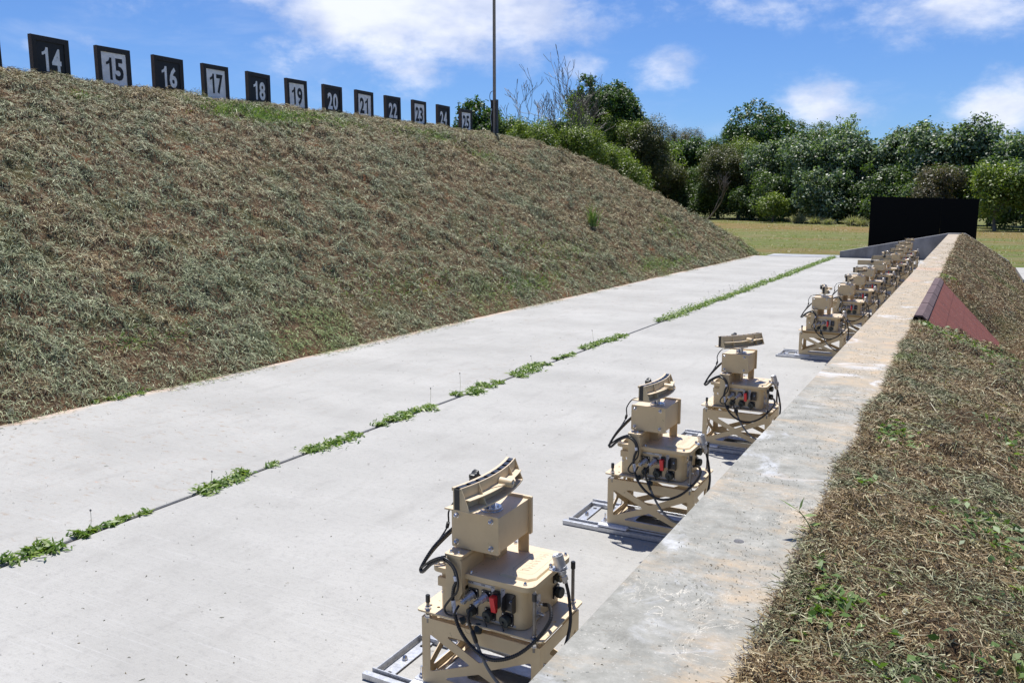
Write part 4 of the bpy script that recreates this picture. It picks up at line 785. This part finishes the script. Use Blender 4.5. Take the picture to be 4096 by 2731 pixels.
    b.plate(rpoly([(.045, .402), (.018, .396), (.012, .380), (.012, .366), (.020, .350), (.045, .346)], .004), [], lambda u, v, t: (t, u, v), .087, .0895, M_flange)
    b.plate(rpoly([(.045, .402), (.022, .396), (.018, .380), (.018, .366), (.022, .350), (.045, .346)], .004), [], lambda u, v, t: (t, u, v), .1175, .120, M_flange); b.box(.0896, .1174, .040, .0449, .348, .402, M_flange)
    bolt(b, (.105, .040, .378), (-.1, -1, .2), .004); b.build('toggle_guard', co, smooth=30)
    b = B(); b.box(-.06, .047, .0437, .0449, .404, .413, M_lab); b.box(.047, .0475, .0437, .0449, .352, .413, M_lab); b.box(.036, .0469, .0438, .0449, .355, .4038, M_lab); b.box(.069, .084, .0437, .0449, .352, .413, M_lab); b.box(-.02, .12, .0440, .0449, .2975, .304, M_lab)
    b.build('label_strip', co, smooth=0)
    FM = lambda x, z: Matrix.Translation((x, .0163, z)) @ Matrix.Rotation(R(90), 4, 'X')
    for s_, x, z, sz in (('SENSOR', -.040, .4085, .0075), ('MFS', .008, .4085, .0075), ('ON', .040, .4085, .007), ('UP', .0765, .407, .007)): lettering(s_, sz, co, FM(x, z), M_ink, .0002, 0, 'label_lettering')
    # round lock and slot on the left of the face
    b = B(); b.lathe((-.117, .045, .371), (0, -1, 0), [(0, .0115), (.002, .0112)], M_steel, 18); b.box(-.1185, -.1155, .0415, .0428, .371, .389, M_blk); b.box(-.118, -.116, .0437, .0449, .347, .358, M_blk); b.lathe((-.142, .045, .352), (0, -1, 0), [(0, .003), (.001, .003)], M_white, 8); b.build('round_lock', co)
    b = B(); b.plate([p for p in rpoly([(-.016, 0), (.004, .024), (.018, .006), (.012, -.018), (-.010, -.020)], .012, 5)], [circ(-.004, .010, .003, 8)], lambda u, v, t: (u - .006, t, v + .296), -.020, -.0185, M_steel); b.build('metal_tag', co, smooth=30)
    b = B(); b.lathe((.004, .016, .272), (.2, -.6, -.7), [(-.02, .011), (-.006, .013), (.006, .013), (.008, .010)], M_cap, 16); b.build('hanging_cap', co); b = B(); b.lathe((-.050, .018, .292), (-.7, -.5, -.3), [(-.008, .011), (.006, .012), (.009, .010)], M_cap, 16); b.build('hanging_cap', co)
    B.OFF = Matrix()   # right side fittings
    b = B(); b.lathe((.152, .075, .392), (1, 0, 0), [(0, .010), (.002, .010), (.0022, .006), (.003, .006)], M_steel, 14); b.lathe((.155, .075, .392), (1, 0, 0), [(0, .004), (.0006, .004)], M_blk, 8)
    b.plate(rpoly([(.075, .30), (.115, .30), (.115, .372), (.100, .378), (.075, .368)], .003), [], lambda u, v, t: (t, u, v), .1522, .1545, M_lab)
    for z in (.352, .318): b.lathe((.1545, .094, z), (1, 0, 0), [(0, .009), (.004, .009), (.0042, .007), (.014, .007), (.0142, .0058), (.024, .0055)], M_steel, 12)
    b.build('side_connector', co)
    for z in (.388, .335):
        b = B(); b.plate(rrect(.205, .245, z - .020, z + .020, .004, 3), [], lambda u, v, t: (t, u, v), .1522, .157, M_flange); b.lathe((.157, .225, z), (1, -.15, 0), [(0, .015), (.006, .015), (.0062, .018), (.018, .018), (.020, .016)], M_cap, 18); b.build('dust_cap', co)
    # silver head on the lid corner
    b = B(); b.plate(rpoly([(.150, .150), (.185, .140), (.215, .150), (.215, .185), (.185, .195)], .008), [], lambda u, v, t: (u, v, t), .4415, .4440, M_alu); bolt(b, (.166, .160, .444), (0, 0, 1), .0065)
    d = (-.28, -.05, .95); b.lathe((.203, .168, .428), d, [(0, .013), (.016, .014), (.0165, .019), (.022, .019), (.0225, .0175), (.060, .0175), (.0605, .0155), (.062, .0155), (.0595, .011), (.056, .010)], M_alu, 22)
    b.lathe((.203, .168, .428), (.28, .05, -.95), [(0, .010), (.008, .010), (.0082, .0125), (.022, .0125), (.0222, .008), (.030, .0078)], M_steel, 6); b.build('coupling', r_)
    # bracket and motor housing
    b = B(); b.plate(rpoly([(-.104, .353), (-.060, .353), (-.046, .385), (-.046, .494), (-.104, .494)], .016, 6), [], lambda u, v, t: (u, t, v), -.020, .112, M_tan)
    b.plate(rrect(-.106, -.044, -.024, .116, .006), [], lambda u, v, t: (u, v, t), .4943, .504, M_tan); b.plate([(-.104, .49), (-.104, .4415), (-.148, .4415), (-.138, .455), (-.120, .470), (-.110, .485)], [], lambda u, v, t: (u, t, v), .030, .11, M_tan)
    for x in (-.090, -.062): bolt(b, (x, -.008, .504), (0, 0, 1), .005)
    b.build('bracket', r_, smooth=30, bevel=.0015); b = B(); b.box(-.09, -.01, .13, .20, .4413, .5155, M_tan); b.build('pedestal', r_, smooth=0); b = B(); b.box(.012, .050, .2342, .238, .4415, .560, M_tan); b.build('support_tab', r_, smooth=0)
    hb = B(); hb.box(-.102, .056, .0345, .222, .5165, .626, M_tan); ho = hb.build('motor_housing', r_, smooth=0, bevel=.0015)
    B().plate(rrect(-.108, .058, .509, .629, .005, 4), [], lambda u, v, t: (u, t, v), .024, .0343, M_tan).build('front_plate', ho, smooth=30, bevel=.001)
    B().plate(rrect(-.108, .066, .509, .634, .005, 4), [], lambda u, v, t: (u, t, v), .2225, .233, M_tan).build('rear_plate', ho, smooth=30, bevel=.001)
    for x in (-.090, .032):
        for z in (.527, .612): b = B(); bolt(b, (x, .024, z), (0, -1, 0), .0072); b.build('acorn_bolt', ho)
    b = B(); b.lathe((-.002, .085, .6262), (0, 0, 1), [(0, .035), (.002, .035), (.0022, .0325), (.010, .0325), (.0102, .028), (.006, .012), (.034, .012), (.036, .010)], M_steel, 28); b.box(-.03, -.012, .068, .086, .632, .650, M_white)
    for i in range(4): a = i * 1.571 + .5; bolt(b, (-.002 + .021 * math.cos(a), .085 + .021 * math.sin(a), .634), (0, 0, 1), .0032)
    b.build('turntable', r_)
    # clamp, built along its own x axis about the turntable
    L2 = .170; cur = lambda u: .024 * (1 - (u / L2) ** 2) - .012     # bow of the jaw line
    us = [-L2 + 2 * L2 * i / 16 for i in range(17)]
    def strip(b, v0, v1, w0, w1, m, ua=-L2, ub=L2, k_=16):
        V = []; U = [ua + (ub - ua) * i / k_ for i in range(k_ + 1)]
        for u in U:
            c = -cur(u)
            for v, w_ in ((v0, w0), (v1, w0), (v1, w1), (v0, w1)): V.append((u, c + v, w_))
        F = [(4 * i + j, 4 * i + (j + 1) % 4, 4 * i + 4 + (j + 1) % 4, 4 * i + 4 + j) for i in range(k_) for j in range(4)] + [(0, 1, 2, 3), (4 * k_ + 3, 4 * k_ + 2, 4 * k_ + 1, 4 * k_)]; b.add(V, F, m)
    b = B(); CL_ = empty('t', (0, 0, 0)); bpy.data.objects.remove(CL_)
    strip(b, -.044, -.012, 0, .005, M_tan, -L2, L2); strip(b, -.012, .012, 0, .005, M_tan, -L2 , L2); strip(b, .012, .040, 0, .005, M_tan, -L2 - .0, -L2 + .06, 4)
    b.box(-.03, .03, -.03, .03, -.012, -.0005, M_steel)
    cl = b.build('target_clamp', r_, loc=(-.002, .068, .679), smooth=30, bevel=.0008)
    b = B(); strip(b, -.016, -.012, .0052, .070, M_tan)      # boss-side jaw with ribs
    strip(b, -.040, -.0162, .033, .036, M_tan, -.162, .02, 10); strip(b, -.040, -.0162, .033, .036, M_tan, .02, .162, 6)
    for u in (-.168, -.095, .095, .168):
        c = -cur(u); b.add([(u - .0018, c - .0162, .0705), (u - .0018, c - .0162, .0051), (u - .0018, c - .044, .0051), (u - .0018, c - .040, .012), (u + .0018, c - .0162, .0705), (u + .0018, c - .0162, .0051), (u + .0018, c - .044, .0051), (u + .0018, c - .040, .012)], [(0, 1, 2, 3), (7, 6, 5, 4), (0, 4, 5, 1), (1, 5, 6, 2), (2, 6, 7, 3), (3, 7, 4, 0)], M_tan)
    c = -cur(.02); b.lathe((.02, c - .0163, .040), (0, -1, 0), [(0, .0145), (.046, .0125), (.0462, .008)], M_tan, 20); b.lathe((.02, c - .0628, .040), (0, -1, 0), [(0, .006), (.0012, .0058)], M_steel, 10)
    b.add([(-.05, -cur(-.05) - .0163, .0385), (.13, -cur(.13) - .0163, .0385), (.052, c - .055, .0385), (.028, c - .055, .0385), (-.05, -cur(-.05) - .0163, .0365), (.13, -cur(.13) - .0163, .0365), (.052, c - .055, .0365), (.028, c - .055, .0365)], [(0, 1, 2, 3), (7, 6, 5, 4), (0, 4, 5, 1), (1, 5, 6, 2), (2, 6, 7, 3), (3, 7, 4, 0)], M_tan)
    b.build('jaw', cl, smooth=30, bevel=.0006)
    b = B(); strip(b, .006, .010, .0052, .070, M_tan); strip(b, .010, .016, .060, .070, M_tan, -.168, .168); b.build('jaw', cl, smooth=30, bevel=.0006)
    b = B(); strip(b, -.0118, .0058, .0055, .0655, M_blk)
    for i in range(8): u = -.162 + i * .042; strip(b, -.0119, .0059, .0656, .0705, M_flange, u, u + .028, 2)
    b.build('rubber_strip', cl, smooth=0)
    b = B(); c = -cur(-.03)
    V = []; nn = 30
    for (yy, s_) in ((.030, .55), (.033, .9), (.046, 1), (.052, .8), (.054, .35)):
        for i in range(nn): a = 2 * math.pi * i / nn; rr = s_ * (.023 + .004 * math.cos(5 * a)); V.append((-.03 + rr * math.cos(a), c + yy, .056 + rr * math.sin(a)))
    b.add(V, [(j * nn + i, j * nn + (i + 1) % nn, (j + 1) * nn + (i + 1) % nn, (j + 1) * nn + i) for j in range(4) for i in range(nn)] + [tuple(range(nn))[::-1], tuple(range(4 * nn, 5 * nn))], M_blk); b.lathe((-.03, c + .016, .056), (0, 1, 0), [(0, .007), (.015, .007)], M_steel, 10); b.build('clamp_knob', cl, smooth=40)
    # cables
    main = [(-.085, .13, .575), (-.118, .09, .560), (-.163, .02, .505), (-.198, -.01, .437), (-.190, -.02, .424), (-.150, -.025, .462), (-.105, -.028, .484), (-.070, -.030, .468), (-.056, -.034, .433), (-.066, -.036, .400), (-.068, -.036, .350), (-.042, -.045, .286), (.012, -.055, .240), (.080, -.058, .222), (.150, -.040, .245), (.200, -.010, .290), (.226, .025, .335), (.222, .050, .356), (.200, .080, .360), (.176, .092, .353)]
    B().tube(main, .0062, M_cab, 8, 10, ribs=True).build('main_cable', r_, smooth=0)
    b = B(); b.cyl((-.0675, -.036, .365), (-.060, -.038, .325), .0068, M_white, n=10); b.build('cable_sleeve', r_); b = B(); b.cyl((-.0595, -.034, .444), (-.0565, -.034, .430), .0074, M_white, n=10); b.build('cable_clip', r_)
    lettering('225-0262-000', .0055, r_, Matrix.Translation((-.0645, -.0448, .345)) @ Matrix.Rotation(R(11), 4, 'Y') @ Matrix.Rotation(R(90), 4, 'Y') @ Matrix.Rotation(R(90), 4, 'X'), M_ink, .0002, 0, 'cable_lettering')
    th = [(-.095, .15, .585), (-.125, .10, .550), (-.170, .03, .490), (-.205, -.003, .430), (-.196, -.016, .434), (-.150, -.030, .472), (-.102, -.034, .4935), (-.062, -.038, .474), (-.044, -.044, .436), (-.047, -.047, .402), (-.066, -.050, .378), (-.088, -.052, .345), (-.082, -.052, .326), (-.060, -.050, .324), (-.048, -.050, .345), (-.046, -.038, .354)]
    B().tube(th, .0036, M_cab, 7, 8).build('thin_cable', r_, smooth=60)
    B().tube([(-.030, .15, .640), (-.075, .13, .645), (-.125, .10, .640), (-.150, .075, .600), (-.146, .06, .555), (-.170, .030, .500), (-.200, .002, .440)], .003, M_cab, 6, 6).build('thin_cable', r_, smooth=60)
    b = B(); b.cyl((-.110, -.030, .487), (-.100, -.030, .490), .0095, M_blk, n=8); b.build('cable_tie', r_); b = B(); b.cyl((-.150, .062, .548), (-.144, .060, .566), .006, M_blk, n=8); b.build('cable_tie', r_)
    gcb = [(.001, -.026, .359), (-.006, -.044, .345), (-.004, -.052, .318), (.006, -.045, .285), (.026, -.050, .248), (.060, -.052, .190), (.100, -.050, .145), (.140, -.045, .122), (.180, -.030, .118), (.220, .010, .140), (.245, .075, .200), (.245, .135, .280), (.228, .165, .350), (.214, .170, .400)]
    b = B().tube(gcb[3:], .0052, M_grey, 8, 8); b.tube(gcb[:5], .0042, M_cab, 8, 6); b.lathe(gcb[3], (.32, -.08, -.6), [(-.006, .0045), (0, .0070), (.030, .0068), (.034, .0055)], M_cab, 10); b.tube(gcb[-4:], .0055, M_cab, 8, 6); b.build('grey_cable', r_, smooth=60)
    return r_, cl
def dup(o, parent=None):
    c = o.copy(); COL.objects.link(c); c.parent = parent
    for ch in o.children: dup(ch, c)
    return c
SP = [(-1.235, 2.055, 91, 'nearest tan target lifter, cut by the lower edge of the photo'), (-1.235, 3.615, 88, 'second tan target lifter from the camera, clamp pointing away, on crossed brace stand'),
      (-1.225, 5.20, 58, 'third tan target lifter, clamp turned almost broadside, just before the wide gap'), (-1.275, 8.90, 99, 'fourth tan target lifter, first beyond the wide gap, clamp seen end on'),
      (-1.235, 10.45, 92, 'fifth tan target lifter, right behind the first one past the gap'), (-1.270, 11.92, 72, 'sixth tan target lifter, clamp edge poking left over the slab'),
      (-1.300, 13.40, 182, 'seventh tan target lifter, clamp turned fully sideways with its black knob facing the camera'), (-1.270, 14.82, 222, 'eighth tan target lifter, clamp reversed, short dark knob showing'),
      (-1.320, 16.35, 262, 'ninth tan target lifter, small and standing out left before the end wall'), (-1.250, 17.6, 60, 'tenth tan target lifter, fourth from the far end of the row'),
      (-1.300, 19.1, 70, 'eleventh tan target lifter, third from the far end of the row'), (-1.330, 20.85, 50, 'twelfth tan target lifter, next to last in the row'), (-1.350, 22.9, 65, 'farthest tan target lifter, rising against the dark end wall')]
m0, c0 = make_machine()
for i, (x, y, a, lb) in enumerate(SP):
    o = m0 if i == 0 else dup(m0)
    o.location = (x, y, .002); o.rotation_euler = (0, 0, R(random.uniform(-1.2, 1.2)) if i > 2 else 0); o['label'] = lb
    for ch in o.children:
        if ch.name.startswith('target_clamp'): ch.rotation_euler = (0, 0, R(a))
